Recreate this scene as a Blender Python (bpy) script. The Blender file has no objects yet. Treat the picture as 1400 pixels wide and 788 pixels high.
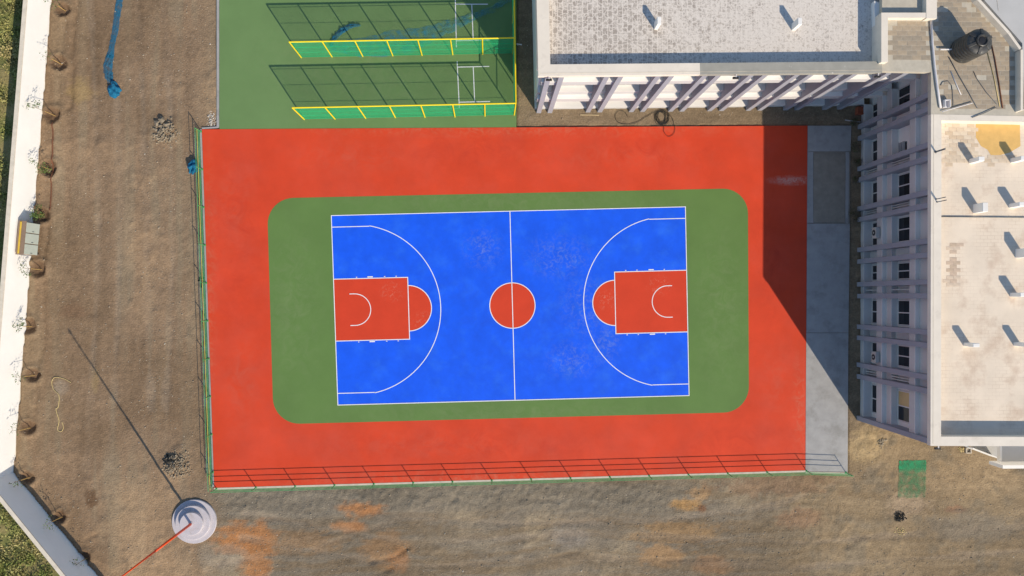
import bpy, bmesh, math, random
import numpy as np
from mathutils import Vector, Matrix, Euler

random.seed(7)
rng = np.random.default_rng(7)
scene = bpy.context.scene
C = scene.collection

# ------------------------------------------------------------------ camera
CAM_H, TX, TY, FPX = 54.13, .0137, -.0339, 933.0
cd = bpy.data.cameras.new('camera'); cam = bpy.data.objects.new('camera', cd); C.objects.link(cam)
cam.location = (0, 0, CAM_H); cam.rotation_euler = (TX, TY, 0)
cd.sensor_width = 36; cd.lens = FPX / 1400 * 36; cd.clip_end = 3000
scene.camera = cam

# ------------------------------------------------------------------ light
SUN_EL = math.radians(33.3)
SUN_H = Vector((.548, -.836, 0)).normalized()            # horizontal direction towards the sun
w = bpy.data.worlds.new('World'); scene.world = w; w.use_nodes = True
nt = w.node_tree; nt.nodes.clear()
sky = nt.nodes.new('ShaderNodeTexSky'); sky.sky_type = 'NISHITA'; sky.sun_disc = False
sky.sun_elevation = SUN_EL; sky.sun_rotation = math.atan2(SUN_H.x, SUN_H.y)
sky.air_density = 1.0; sky.dust_density = .25; sky.ozone_density = 2.2
bg = nt.nodes.new('ShaderNodeBackground'); bg.inputs['Strength'].default_value = .145
wo = nt.nodes.new('ShaderNodeOutputWorld')
nt.links.new(sky.outputs[0], bg.inputs[0]); nt.links.new(bg.outputs[0], wo.inputs[0])
sd = bpy.data.lights.new('sun', 'SUN'); sd.energy = 4.5; sd.angle = math.radians(.5); sd.color = (1, .885, .715)
sun = bpy.data.objects.new('sun', sd); C.objects.link(sun)
sdir = (SUN_H * math.cos(SUN_EL) + Vector((0, 0, math.sin(SUN_EL)))).normalized()
sun.rotation_euler = sdir.to_track_quat('Z', 'Y').to_euler(); sun.location = (20, -40, 60)
scene.view_settings.view_transform = 'Standard'; scene.view_settings.look = 'None'
scene.view_settings.gamma = 1; scene.view_settings.use_curve_mapping = False
scene.view_settings.exposure = .12

# ------------------------------------------------------------------ helpers
RM = Euler((TX, TY, 0)).to_matrix()
def P(px, py, z=0.0):                                     # photo pixel + height -> world point
    d = RM @ Vector(((px - 700) / FPX, -(py - 394) / FPX, -1))
    t = (z - CAM_H) / d.z
    return Vector((d.x * t, d.y * t, z))
RMn = np.array(RM)
def topx(x, y, z=0.0):                                    # world (arrays) -> photo pixel
    p = np.stack([x, y, np.zeros_like(x) + z - CAM_H], -1) @ RMn
    return 700 + FPX * p[..., 0] / -p[..., 2], 394 - FPX * p[..., 1] / -p[..., 2]

def tag(o, label=None, cat=None, group=None, kind=None):
    if label: o['label'] = label
    if cat: o['category'] = cat
    if group: o['group'] = group
    if kind: o['kind'] = kind
    return o
def link(name, me, m=None, parent=None):
    o = bpy.data.objects.new(name, me); C.objects.link(o)
    if m is not None and me is not None and not me.materials: me.materials.append(m)
    if parent is not None:
        o.parent = parent
        o.matrix_parent_inverse = parent.matrix_basis.inverted()
    return o
def empty(name, loc=(0, 0, 0)):
    o = bpy.data.objects.new(name, None); C.objects.link(o); o.location = loc; o.empty_display_size = .3
    return o
class MB:
    def __init__(s): s.v = []; s.f = []
    def quadbox(s, pts):                                   # 8 points: bottom 4 (ccw), top 4
        n = len(s.v); s.v += [tuple(p) for p in pts]
        s.f += [tuple(n + i for i in q) for q in ((3, 2, 1, 0), (4, 5, 6, 7), (0, 1, 5, 4), (1, 2, 6, 5), (2, 3, 7, 6), (3, 0, 4, 7))]
        return s
    def box(s, x0, x1, y0, y1, z0, z1):
        return s.quadbox([(x0, y0, z0), (x1, y0, z0), (x1, y1, z0), (x0, y1, z0), (x0, y0, z1), (x1, y0, z1), (x1, y1, z1), (x0, y1, z1)])
    def prism(s, poly, z0, z1):
        n = len(s.v); k = len(poly)
        s.v += [(p[0], p[1], z0) for p in poly] + [(p[0], p[1], z1) for p in poly]
        s.f.append(tuple(n + k + i for i in range(k))); s.f.append(tuple(n + k - 1 - i for i in range(k)))
        for i in range(k):
            j = (i + 1) % k; s.f.append((n + i, n + j, n + k + j, n + k + i))
        return s
    def sheet(s, poly, z):
        n = len(s.v); s.v += [(p[0], p[1], z) for p in poly]; s.f.append(tuple(range(n, n + len(poly)))); return s
    def ring(s, a, b, z):                                  # strip between two polylines
        n = len(s.v); k = len(a)
        s.v += [(p[0], p[1], z) for p in a] + [(p[0], p[1], z) for p in b]
        for i in range(k - 1): s.f.append((n + i, n + i + 1, n + k + i + 1, n + k + i))
        return s
    def tube(s, pts, r, n=6, r1=None, cap=True):
        pts = [Vector(p) for p in pts]; base = len(s.v); m = len(pts)
        for i, p in enumerate(pts):
            d = (pts[min(i + 1, m - 1)] - pts[max(i - 1, 0)]).normalized()
            a = d.orthogonal().normalized() if i == 0 else (a - d * a.dot(d)).normalized()
            b = d.cross(a); rr = r if r1 is None else r + (r1 - r) * i / (m - 1)
            for k in range(n):
                t = 2 * math.pi * k / n; s.v.append(tuple(p + (a * math.cos(t) + b * math.sin(t)) * rr))
        for i in range(m - 1):
            for k in range(n):
                q = base + i * n; s.f.append((q + k, q + (k + 1) % n, q + n + (k + 1) % n, q + n + k))
        if cap:
            s.f.append(tuple(base + n - 1 - k for k in range(n))); s.f.append(tuple(base + (m - 1) * n + k for k in range(n)))
        return s
    def lathe(s, prof, cx, cy, n=48, cap=True):            # prof: list of (r, z) bottom to top
        base = len(s.v)
        for r, z in prof:
            for k in range(n):
                t = 2 * math.pi * k / n; s.v.append((cx + r * math.cos(t), cy + r * math.sin(t), z))
        for i in range(len(prof) - 1):
            for k in range(n):
                q = base + i * n; s.f.append((q + k, q + (k + 1) % n, q + n + (k + 1) % n, q + n + k))
        if cap:
            s.f.append(tuple(base + (len(prof) - 1) * n + k for k in range(n))); s.f.append(tuple(base + n - 1 - k for k in range(n)))
        return s
    def rock(s, x, y, z, r, flat=.7):
        n = len(s.v)
        j = lambda: r * random.uniform(.6, 1.2)
        a = random.uniform(0, 6.28); ca, sa = math.cos(a), math.sin(a)
        P0 = [(j(), 0, 0), (0, j(), 0), (-j(), 0, 0), (0, -j(), 0), (0, 0, j() * flat), (0, 0, -j() * flat), (j() * .6, j() * .6, j() * .4)]
        for p in P0: s.v.append((x + p[0] * ca - p[1] * sa, y + p[0] * sa + p[1] * ca, z + p[2]))
        for q in ((0, 6, 4), (6, 1, 4), (1, 2, 4), (2, 3, 4), (3, 0, 4), (1, 6, 5), (6, 0, 5), (2, 1, 5), (3, 2, 5), (0, 3, 5)): s.f.append(tuple(n + i for i in q))
        return s
    def mesh(s, name='mesh', smooth=False):
        me = bpy.data.meshes.new(name); me.from_pydata(s.v, [], s.f); me.update()
        if smooth: me.polygons.foreach_set('use_smooth', [True] * len(me.polygons))
        return me
    def build(s, name, m, parent=None, smooth=False, bevel=0):
        me = s.mesh(name, smooth); o = link(name, me, m, parent)
        if bevel:
            bm = bmesh.new(); bm.from_mesh(me)
            bmesh.ops.bevel(bm, geom=bm.edges[:], offset=bevel, segments=1, affect='EDGES'); bm.to_mesh(me); bm.free()
        return o
class Frame:
    """wing frame: u along the facade, v outward, z up"""
    def __init__(s, o, u, v): s.o = Vector((o[0], o[1], 0)); s.u = u; s.v = v
    def p(s, u, v, z): q = s.o + s.u * u + s.v * v; return (q.x, q.y, z)
    def box(s, mb, u0, u1, v0, v1, z0, z1):
        c = [(u0, v0), (u1, v0), (u1, v1), (u0, v1)]
        if s.u.cross(s.v).z < 0: c = c[::-1]
        return mb.quadbox([s.p(a, b, z0) for a, b in c] + [s.p(a, b, z1) for a, b in c])
    def extrude(s, mb, prof, u0, u1):                      # prof: (v, z) polygon
        n = len(mb.v); k = len(prof)
        mb.v += [s.p(u0, v, z) for v, z in prof] + [s.p(u1, v, z) for v, z in prof]
        mb.f.append(tuple(range(n, n + k))); mb.f.append(tuple(range(n + 2 * k - 1, n + k - 1, -1)))
        for i in range(k): j = (i + 1) % k; mb.f.append((n + i, n + k + i, n + k + j, n + j))
        return mb
    def inv(s, q): d = Vector((q[0], q[1], 0)) - s.o; return d.dot(s.u), d.dot(s.v)

# ------------------------------------------------------------------ materials
def mat(name, col, rough=.8, var=.12, scale=1.5, bump=0, bscale=20, spec=.3, col2=None, thr=(.4, .7), scale2=3.0, metal=0, detail=6):
    m = bpy.data.materials.new(name); m.use_nodes = True; n = m.node_tree.nodes; l = m.node_tree.links
    b = n['Principled BSDF']; b.inputs['Roughness'].default_value = rough; b.inputs['Specular IOR Level'].default_value = spec
    b.inputs['Metallic'].default_value = metal
    tc = n.new('ShaderNodeTexCoord')
    nz = n.new('ShaderNodeTexNoise'); nz.inputs['Scale'].default_value = scale; nz.inputs['Detail'].default_value = detail; nz.inputs['Roughness'].default_value = .62
    l.new(tc.outputs['Object'], nz.inputs['Vector'])
    mr = n.new('ShaderNodeMapRange'); mr.inputs['From Min'].default_value = .25; mr.inputs['From Max'].default_value = .75
    mr.inputs['To Min'].default_value = 1 - var; mr.inputs['To Max'].default_value = 1 + var
    l.new(nz.outputs['Fac'], mr.inputs['Value'])
    mx = n.new('ShaderNodeVectorMath'); mx.operation = 'SCALE'; mx.inputs[0].default_value = col[:3]
    if col2 is not None:
        n2 = n.new('ShaderNodeTexNoise'); n2.inputs['Scale'].default_value = scale2; n2.inputs['Detail'].default_value = 8; n2.inputs['Roughness'].default_value = .65
        l.new(tc.outputs['Object'], n2.inputs['Vector'])
        r2 = n.new('ShaderNodeMapRange'); r2.inputs['From Min'].default_value = thr[0]; r2.inputs['From Max'].default_value = thr[1]
        l.new(n2.outputs['Fac'], r2.inputs['Value'])
        mm = n.new('ShaderNodeMix'); mm.data_type = 'RGBA'; mm.inputs['A'].default_value = (*col[:3], 1); mm.inputs['B'].default_value = (*col2[:3], 1)
        l.new(r2.outputs[0], mm.inputs['Factor']); l.new(mm.outputs['Result'], mx.inputs[0])
    l.new(mr.outputs[0], mx.inputs['Scale']); l.new(mx.outputs[0], b.inputs['Base Color'])
    if bump:
        nb = n.new('ShaderNodeTexNoise'); nb.inputs['Scale'].default_value = bscale; nb.inputs['Detail'].default_value = 5
        l.new(tc.outputs['Object'], nb.inputs['Vector'])
        bp = n.new('ShaderNodeBump'); bp.inputs['Strength'].default_value = bump; bp.inputs['Distance'].default_value = .05
        l.new(nb.outputs['Fac'], bp.inputs['Height']); l.new(bp.outputs[0], b.inputs['Normal'])
    m['mx'] = mx.name
    return m
def add_smudges(m, spots, col, strength, scale=2.2, thr=(.48, .66)):
    """worn pale marks around given places (world coordinates), broken up by noise"""
    n = m.node_tree.nodes; l = m.node_tree.links; b = n['Principled BSDF']
    src = b.inputs['Base Color'].links[0].from_socket
    tc = n.new('ShaderNodeTexCoord')
    nz = n.new('ShaderNodeTexNoise'); nz.inputs['Scale'].default_value = scale; nz.inputs['Detail'].default_value = 9; nz.inputs['Roughness'].default_value = .7
    nz.inputs['Distortion'].default_value = 1.2
    l.new(tc.outputs['Object'], nz.inputs['Vector'])
    r = n.new('ShaderNodeMapRange'); r.inputs['From Min'].default_value = thr[0]; r.inputs['From Max'].default_value = thr[1]; l.new(nz.outputs['Fac'], r.inputs['Value'])
    acc = None
    for (x, y, rx, ry) in spots:
        s = n.new('ShaderNodeVectorMath'); s.operation = 'SUBTRACT'; s.inputs[1].default_value = (x, y, 0); l.new(tc.outputs['Object'], s.inputs[0])
        d = n.new('ShaderNodeVectorMath'); d.operation = 'MULTIPLY'; d.inputs[1].default_value = (1 / rx, 1 / ry, 0); l.new(s.outputs[0], d.inputs[0])
        ln = n.new('ShaderNodeVectorMath'); ln.operation = 'LENGTH'; l.new(d.outputs[0], ln.inputs[0])
        q = n.new('ShaderNodeMapRange'); q.inputs['From Min'].default_value = 1; q.inputs['From Max'].default_value = .1; l.new(ln.outputs['Value'], q.inputs['Value'])
        if acc is None: acc = q.outputs[0]
        else:
            a = n.new('ShaderNodeMath'); a.operation = 'MAXIMUM'; l.new(acc, a.inputs[0]); l.new(q.outputs[0], a.inputs[1]); acc = a.outputs[0]
    k = n.new('ShaderNodeMath'); k.operation = 'MULTIPLY'; l.new(acc, k.inputs[0]); l.new(r.outputs[0], k.inputs[1])
    k2 = n.new('ShaderNodeMath'); k2.operation = 'MULTIPLY'; k2.inputs[1].default_value = strength; l.new(k.outputs[0], k2.inputs[0])
    mm = n.new('ShaderNodeMix'); mm.data_type = 'RGBA'; l.new(src, mm.inputs['A']); mm.inputs['B'].default_value = (*col, 1)
    l.new(k2.outputs[0], mm.inputs['Factor']); l.new(mm.outputs['Result'], b.inputs['Base Color'])
def net_mat(name, col, alpha):
    m = mat(name, col, .8, .2, 6); n = m.node_tree.nodes; l = m.node_tree.links
    tr = n.new('ShaderNodeBsdfTransparent'); mx = n.new('ShaderNodeMixShader')
    tc = n.new('ShaderNodeTexCoord'); nz = n.new('ShaderNodeTexNoise'); nz.inputs['Scale'].default_value = 2.5; nz.inputs['Detail'].default_value = 6
    l.new(tc.outputs['Object'], nz.inputs['Vector'])
    r = n.new('ShaderNodeMapRange'); r.inputs['From Min'].default_value = .3; r.inputs['From Max'].default_value = .7
    r.inputs['To Min'].default_value = max(0, alpha - .25); r.inputs['To Max'].default_value = min(1, alpha + .25); l.new(nz.outputs['Fac'], r.inputs['Value'])
    l.new(r.outputs[0], mx.inputs[0]); l.new(tr.outputs[0], mx.inputs[1]); l.new(n['Principled BSDF'].outputs[0], mx.inputs[2])
    l.new(mx.outputs[0], n['Material Output'].inputs['Surface']); return m

RED = (.63, .058, .019); GREEN = (.118, .208, .055); BLUE = (.006, .102, .80)
M = dict(
    red=mat('red_paint', RED, .75, .13, .30, .12, 60, .25, col2=(.60, .070, .034), thr=(.45, .75), scale2=.22),
    red2=mat('red_key_paint', (.62, .052, .018), .7, .08, .6, .1, 60, .25),
    green=mat('green_paint', GREEN, .75, .09, .3, .1, 60, .25),
    green2=mat('green_practice_paint', (.140, .235, .084), .75, .10, .25, .1, 60, .25),
    blue=mat('blue_paint', BLUE, .7, .14, .7, .1, 60, .25, col2=(.02, .15, .80), thr=(.5, .8), scale2=.6),
    line=mat('white_line_paint', (.80, .80, .80), .7, .10, 3),
    concrete=mat('concrete', (.36, .35, .335), .9, .12, 1.2, .3, 30, .2, col2=(.25, .24, .22), thr=(.5, .75), scale2=.7),
    concrete_dirty=mat('dirty_concrete', (.29, .255, .205), .9, .2, 1.5, .4, 25, .2),
    kerb=mat('kerb_concrete', (.56, .49, .39), .9, .2, 2, .3, 20, .2),
    wall=mat('white_wall_paint', (.82, .79, .74), .85, .05, .7, .05, 30, .2, col2=(.76, .71, .63), thr=(.55, .85), scale2=.5),
    bound=mat('white_boundary_paint', (.92, .90, .86), .85, .04, .6, .05, 30, .2),
    coping=mat('cream_coping', (.68, .60, .48), .9, .15, 2, .2, 20, .2),
    beige=mat('beige_band_paint', (.53, .51, .49), .85, .06, .8, .05, 30, .2),
    fin=mat('lavender_fin_paint', (.31, .31, .345), .8, .07, 1, 0, 20, .25),
    parapet=mat('parapet_paint', (.76, .68, .57), .85, .06, .8, .08, 20, .2, col2=(.60, .53, .44), thr=(.55, .8), scale2=1.2),
    parapet_raw=mat('grey_parapet_plaster', (.34, .325, .28), .9, .10, 2, .1, 20, .2, col2=(.75, .72, .66), thr=(.66, .70), scale2=2.4),
    glass=mat('dark_glass', (.012, .013, .016), .08, .1, 1, 0, 20, .6),
    glass_blind=mat('yellow_blind_glass', (.55, .40, .18), .2, .1, 1, 0, 20, .5),
    frame=mat('white_window_frame', (.62, .60, .57), .6, .05, 2),
    yellow=mat('yellow_steel', (.85, .64, .010), .5, .06, 2, 0, 20, .4),
    ochre=mat('ochre_tray_paint', (.60, .40, .05), .7, .15, 3),
    netold=mat('weathered_net_cord', (.05, .25, .12), .9, .3, 2),
    netgreen=mat('green_net_cord', (.02, .42, .16), .8, .1, 3),
    fgreen=mat('green_fence_paint', (.07, .34, .12), .5, .12, 2, 0, 20, .4),
    fyellow=mat('yellow_rail_paint', (.55, .52, .08), .5, .12, 2, 0, 20, .4),
    orange=mat('orange_pole_paint', (.85, .085, .012), .4, .05, 2, 0, 20, .5),
    pedestal=mat('lavender_pedestal', (.53, .49, .505), .85, .08, 2, .1, 20, .2, col2=(.40, .35, .32), thr=(.55, .78), scale2=1.6),
    black=mat('black_plastic', (.018, .018, .02), .5, .15, 3, 0, 20, .4),
    tank=mat('black_tank_plastic', (.045, .042, .038), .45, .3, 2.5, .05, 10, .5, col2=(.13, .12, .10), thr=(.52, .8), scale2=3),
    cable=mat('black_cable', (.02, .02, .018), .6, .1, 3),
    bluenet=net_mat('blue_net', (.010, .14, .25), .62),
    bluenet2=net_mat('thin_blue_net', (.012, .26, .42), .20),
    bluecrumple=mat('crumpled_blue_net', (.008, .13, .24), .85, .5, 7, .9, 14),
    stone=mat('stone', (.29, .235, .165), .95, .3, 3, .3, 20, .2),
    stone_dark=mat('dark_debris', (.035, .033, .03), .95, .5, 5, .3, 20, .2, col2=(.3, .27, .22), thr=(.62, .68), scale2=5),
    gravel=mat('gravel', (.33, .26, .185), .95, .4, 2.5, 0, 20, .2),
    bark=mat('sapling_bark', (.20, .14, .07), .9, .2, 5),
    bamboo=mat('bamboo_stake', (.62, .40, .13), .7, .1, 4),
    leaf=mat('sapling_leaf', (.09, .14, .035), .7, .45, 4, 0, 20, .3),
    under=mat('undergrowth_leaf', (.20, .24, .06), .8, .5, .9, 0, 20, .2, col2=(.46, .38, .17), thr=(.42, .62), scale2=.35),
    weed=mat('dry_weed', (.17, .13, .085), .9, .4, 3, 0, 20, .2, col2=(.07, .09, .03), thr=(.45, .6), scale2=2),
    rust=mat('rusty_iron', (.16, .065, .035), .85, .3, 4, .1, 20, .3),
    cabframe=mat('brown_cabinet_frame', (.24, .17, .12), .7, .1, 3),
    cabdoor=mat('grey_cabinet_door', (.46, .50, .44), .6, .06, 1.5, 0, 20, .35),
    rope=mat('cream_rope', (.62, .48, .22), .9, .1, 5),
    wood=mat('raw_wood', (.50, .38, .22), .85, .15, 4),
    brickred=mat('orange_box_paint', (.36, .10, .05), .8, .15, 4),
    acbody=mat('ac_casing', (.46, .44, .40), .6, .12, 4),
    pipe=mat('white_pvc_pipe', (.66, .63, .62), .5, .06, 2, 0, 20, .4),
    pipedark=mat('dark_pipe', (.10, .11, .12), .6, .1, 3),
    terrace=mat('terrace_joint', (.50, .45, .36), .9, .12, 3, .1, 20, .2),
    greyroof=mat('grey_roof_coating', (.50, .49, .47), .85, .06, .8, .05, 20, .2),
    turf=net_mat('faded_green_turf', (.02, .24, .10), .40),
)
# the upper-wing roof: broken tile mosaic with whitewashed joints
def mosaic_mat():
    m = bpy.data.materials.new('mosaic_roof'); m.use_nodes = True; n = m.node_tree.nodes; l = m.node_tree.links
    b = n['Principled BSDF']; b.inputs['Roughness'].default_value = .9; b.inputs['Specular IOR Level'].default_value = .2
    tc = n.new('ShaderNodeTexCoord')
    nd = n.new('ShaderNodeTexNoise'); nd.inputs['Scale'].default_value = 7; nd.inputs['Detail'].default_value = 5; nd.inputs['Roughness'].default_value = .7; l.new(tc.outputs['Object'], nd.inputs['Vector'])
    sc = n.new('ShaderNodeVectorMath'); sc.operation = 'MULTIPLY_ADD'; sc.inputs[1].default_value = (.26, .26, 0); l.new(nd.outputs['Color'], sc.inputs[0]); l.new(tc.outputs['Object'], sc.inputs[2])
    rot = n.new('ShaderNodeMapping'); rot.inputs['Rotation'].default_value = (0, 0, math.pi / 2); l.new(sc.outputs[0], rot.inputs['Vector'])
    br = n.new('ShaderNodeTexBrick'); br.inputs['Scale'].default_value = 1; br.inputs['Brick Width'].default_value = .46; br.inputs['Row Height'].default_value = .34
    br.inputs['Mortar Size'].default_value = .035; br.inputs['Mortar Smooth'].default_value = .6
    br.inputs['Color1'].default_value = (.33, .285, .245, 1); br.inputs['Color2'].default_value = (.42, .37, .32, 1); br.inputs['Mortar'].default_value = (.70, .635, .56, 1)
    l.new(rot.outputs[0], br.inputs['Vector'])
    # whitewash blotches, denser away from the free end of the wing
    n2 = n.new('ShaderNodeTexNoise'); n2.inputs['Scale'].default_value = 2.2; n2.inputs['Detail'].default_value = 9; n2.inputs['Roughness'].default_value = .75; l.new(tc.outputs['Object'], n2.inputs['Vector'])
    sx = n.new('ShaderNodeSeparateXYZ'); l.new(tc.outputs['Object'], sx.inputs[0])
    gx = n.new('ShaderNodeMapRange'); gx.inputs['From Min'].default_value = 8; gx.inputs['From Max'].default_value = 20; gx.inputs['To Min'].default_value = -.03; gx.inputs['To Max'].default_value = .10; l.new(sx.outputs[0], gx.inputs['Value'])
    ad = n.new('ShaderNodeMath'); ad.operation = 'ADD'; l.new(n2.outputs['Fac'], ad.inputs[0]); l.new(gx.outputs[0], ad.inputs[1])
    r = n.new('ShaderNodeMapRange'); r.inputs['From Min'].default_value = .45; r.inputs['From Max'].default_value = .58; r.inputs['To Max'].default_value = .85; l.new(ad.outputs[0], r.inputs['Value'])
    mm = n.new('ShaderNodeMix'); mm.data_type = 'RGBA'; mm.inputs['B'].default_value = (.70, .635, .56, 1)
    vo = n.new('ShaderNodeTexVoronoi'); vo.feature = 'DISTANCE_TO_EDGE'; vo.inputs['Scale'].default_value = 2.6; l.new(sc.outputs[0], vo.inputs['Vector'])
    rv = n.new('ShaderNodeMapRange'); rv.inputs['From Min'].default_value = .09; rv.inputs['From Max'].default_value = .02; rv.inputs['To Max'].default_value = .8; l.new(vo.outputs['Distance'], rv.inputs['Value'])
    mv = n.new('ShaderNodeMix'); mv.data_type = 'RGBA'; mv.inputs['B'].default_value = (.70, .635, .56, 1); l.new(rv.outputs[0], mv.inputs['Factor']); l.new(br.outputs['Color'], mv.inputs['A'])
    l.new(r.outputs[0], mm.inputs['Factor']); l.new(mv.outputs['Result'], mm.inputs['A']); l.new(mm.outputs['Result'], b.inputs['Base Color'])
    n3 = n.new('ShaderNodeTexNoise'); n3.inputs['Scale'].default_value = 7; n3.inputs['Detail'].default_value = 8; n3.inputs['Roughness'].default_value = .75; l.new(tc.outputs['Object'], n3.inputs['Vector'])
    r3 = n.new('ShaderNodeMapRange'); r3.inputs['From Min'].default_value = .54; r3.inputs['From Max'].default_value = .62; r3.inputs['To Max'].default_value = .75; l.new(n3.outputs['Fac'], r3.inputs['Value'])
    m3 = n.new('ShaderNodeMix'); m3.data_type = 'RGBA'; m3.inputs['B'].default_value = (.36, .30, .24, 1); l.new(r3.outputs[0], m3.inputs['Factor']); l.new(mm.outputs['Result'], m3.inputs['A']); l.new(m3.outputs['Result'], b.inputs['Base Color'])
    bp = n.new('ShaderNodeBump'); bp.inputs['Strength'].default_value = .3; bp.inputs['Distance'].default_value = .02; l.new(n2.outputs['Fac'], bp.inputs['Height']); l.new(bp.outputs[0], b.inputs['Normal'])
    return m
M['mosaic'] = mosaic_mat()
def creamroof_mat():
    m = mat('cream_roof', (.76, .645, .51), .9, .10, .5, .15, 14, .2, col2=(.56, .42, .31), thr=(.52, .74), scale2=.55)
    n = m.node_tree.nodes; l = m.node_tree.links; b = n['Principled BSDF']; src = b.inputs['Base Color'].links[0].from_socket
    tc = n.new('ShaderNodeTexCoord'); br = n.new('ShaderNodeTexBrick'); br.inputs['Scale'].default_value = 1; br.inputs['Brick Width'].default_value = .5; br.inputs['Row Height'].default_value = .25
    br.inputs['Mortar Size'].default_value = .012; br.inputs['Color1'].default_value = (0, 0, 0, 1); br.inputs['Color2'].default_value = (.12, .12, .12, 1); br.inputs['Mortar'].default_value = (1, 1, 1, 1)
    l.new(tc.outputs['Object'], br.inputs['Vector'])
    nz = n.new('ShaderNodeTexNoise'); nz.inputs['Scale'].default_value = .6; nz.inputs['Detail'].default_value = 6; l.new(tc.outputs['Object'], nz.inputs['Vector'])
    r = n.new('ShaderNodeMapRange'); r.inputs['From Min'].default_value = .42; r.inputs['From Max'].default_value = .65; r.inputs['To Max'].default_value = .5; l.new(nz.outputs['Fac'], r.inputs['Value'])
    k = n.new('ShaderNodeMath'); k.operation = 'MULTIPLY'; l.new(br.outputs['Color'], k.inputs[0]); l.new(r.outputs[0], k.inputs[1])
    mm = n.new('ShaderNodeMix'); mm.data_type = 'RGBA'; mm.inputs['B'].default_value = (.46, .33, .22, 1); l.new(k.outputs[0], mm.inputs['Factor']); l.new(src, mm.inputs['A']); l.new(mm.outputs['Result'], b.inputs['Base Color'])
    return m
M['creamroof'] = creamroof_mat()

# ------------------------------------------------------------------ terrain
TAB = rng.random((256, 256))
def vnoise(x, y, s=0):
    x = x + s * 17.31; y = y + s * 9.17
    xi = np.floor(x).astype(int); yi = np.floor(y).astype(int); fx = x - xi; fy = y - yi
    fx = fx * fx * (3 - 2 * fx); fy = fy * fy * (3 - 2 * fy)
    g = lambda a, b: TAB[(a + 31 * s) % 256, (b + 57 * s) % 256]
    return (g(xi, yi) * (1 - fx) + g(xi + 1, yi) * fx) * (1 - fy) + (g(xi, yi + 1) * (1 - fx) + g(xi + 1, yi + 1) * fx) * fy
def fbm(x, y, s=0, o=4, g=.55):
    a = 0; t = 0; k = 1
    for i in range(o): a = a + k * vnoise(x * 2 ** i, y * 2 ** i, s + i); t += k; k *= g
    return a / t
def sstep(e0, e1, x): t = np.clip((x - e0) / (e1 - e0), 0, 1); return t * t * (3 - 2 * t)
def inpoly(x, y, poly):
    r = np.zeros(x.shape, bool); k = len(poly)
    for i in range(k):
        x0, y0 = poly[i][0], poly[i][1]; x1, y1 = poly[(i + 1) % k][0], poly[(i + 1) % k][1]
        c = ((y0 > y) != (y1 > y)) & (x < (x1 - x0) * (y - y0) / (y1 - y0 + 1e-12) + x0); r ^= c
    return r
def polydist(x, y, pl):
    d = np.full(x.shape, 1e9)
    for a, b in zip(pl[:-1], pl[1:]):
        ax, ay = a[0], a[1]; bx, by = b[0] - a[0], b[1] - a[1]
        t = np.clip(((x - ax) * bx + (y - ay) * by) / (bx * bx + by * by), 0, 1)
        d = np.minimum(d, np.hypot(x - ax - t * bx, y - ay - t * by))
    return d

GZ = -.12
RED_Q = [P(276, 177), P(293, 667), P(1101, 643), P(1104, 172)]            # ccw from top-left, going down
PRAC_Q = [P(300, -140), P(300, 176.5), P(706, 174.1), P(706, -140)]
CONC_Q = [P(1104, 172), P(1101, 645), P(1159, 646), P(1164, 172)]
WA, WB, WC = P(117, -600, GZ), P(18, 646, GZ), P(240, 920, GZ)              # foot of the boundary wall, inner side
SAPL = [(86, 13), (80, 86), (72, 157), (67, 231), (57, 293), (53, 368), (40, 446), (44, 513), (38, 585), (37, 653), (82, 707), (117, 763)]

def axis(lo, hi, step, far):
    a = list(np.arange(lo, hi, step)); o = []; q = hi; s = step
    while q < far: o.append(q); s *= 1.35; q += s
    i = []; q = lo; s = step
    while q > -far: s *= 1.35; q -= s; i.append(q)
    return np.array(i[::-1] + a + o)
gx = axis(-43, 42, .15, 700); gy = axis(-26, 26, .15, 700)
X, Y = np.meshgrid(gx, gy)
PX, PY = topx(X, Y, GZ)
left = 1 - sstep(250, 330, PX)                                              # the track beside the court
bot = sstep(640, 665, PY) * (1 - left)
streakL = fbm(X * 1.1, Y * .09, 3, 4); streakB = fbm(X * .16 + Y * .03 + fbm(X * .1, Y * .1, 95, 2) * 1.5, Y * 2.4 + fbm(X * .12, Y * .12, 97, 2) * 5, 9, 5, .75)
streak = left * streakL + (1 - left) * streakB
big = fbm(X * .16, Y * .16, 14, 4); mid = fbm(X * .8, Y * .8, 20, 4); fine = fbm(X * 2.6, Y * 2.6, 27, 3)
clod = np.clip(fbm(X * 1.3, Y * 1.3, 33, 2) - .5, 0, 1) * fbm(X * 3.2, Y * 3.2, 36, 2, .7)
Z = GZ + (mid - .5) * .08 + (fine - .5) * .05 + (streak - .5) * .028 + clod * .20 * (.35 + 1.3 * sstep(.42, .62, big))
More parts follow.
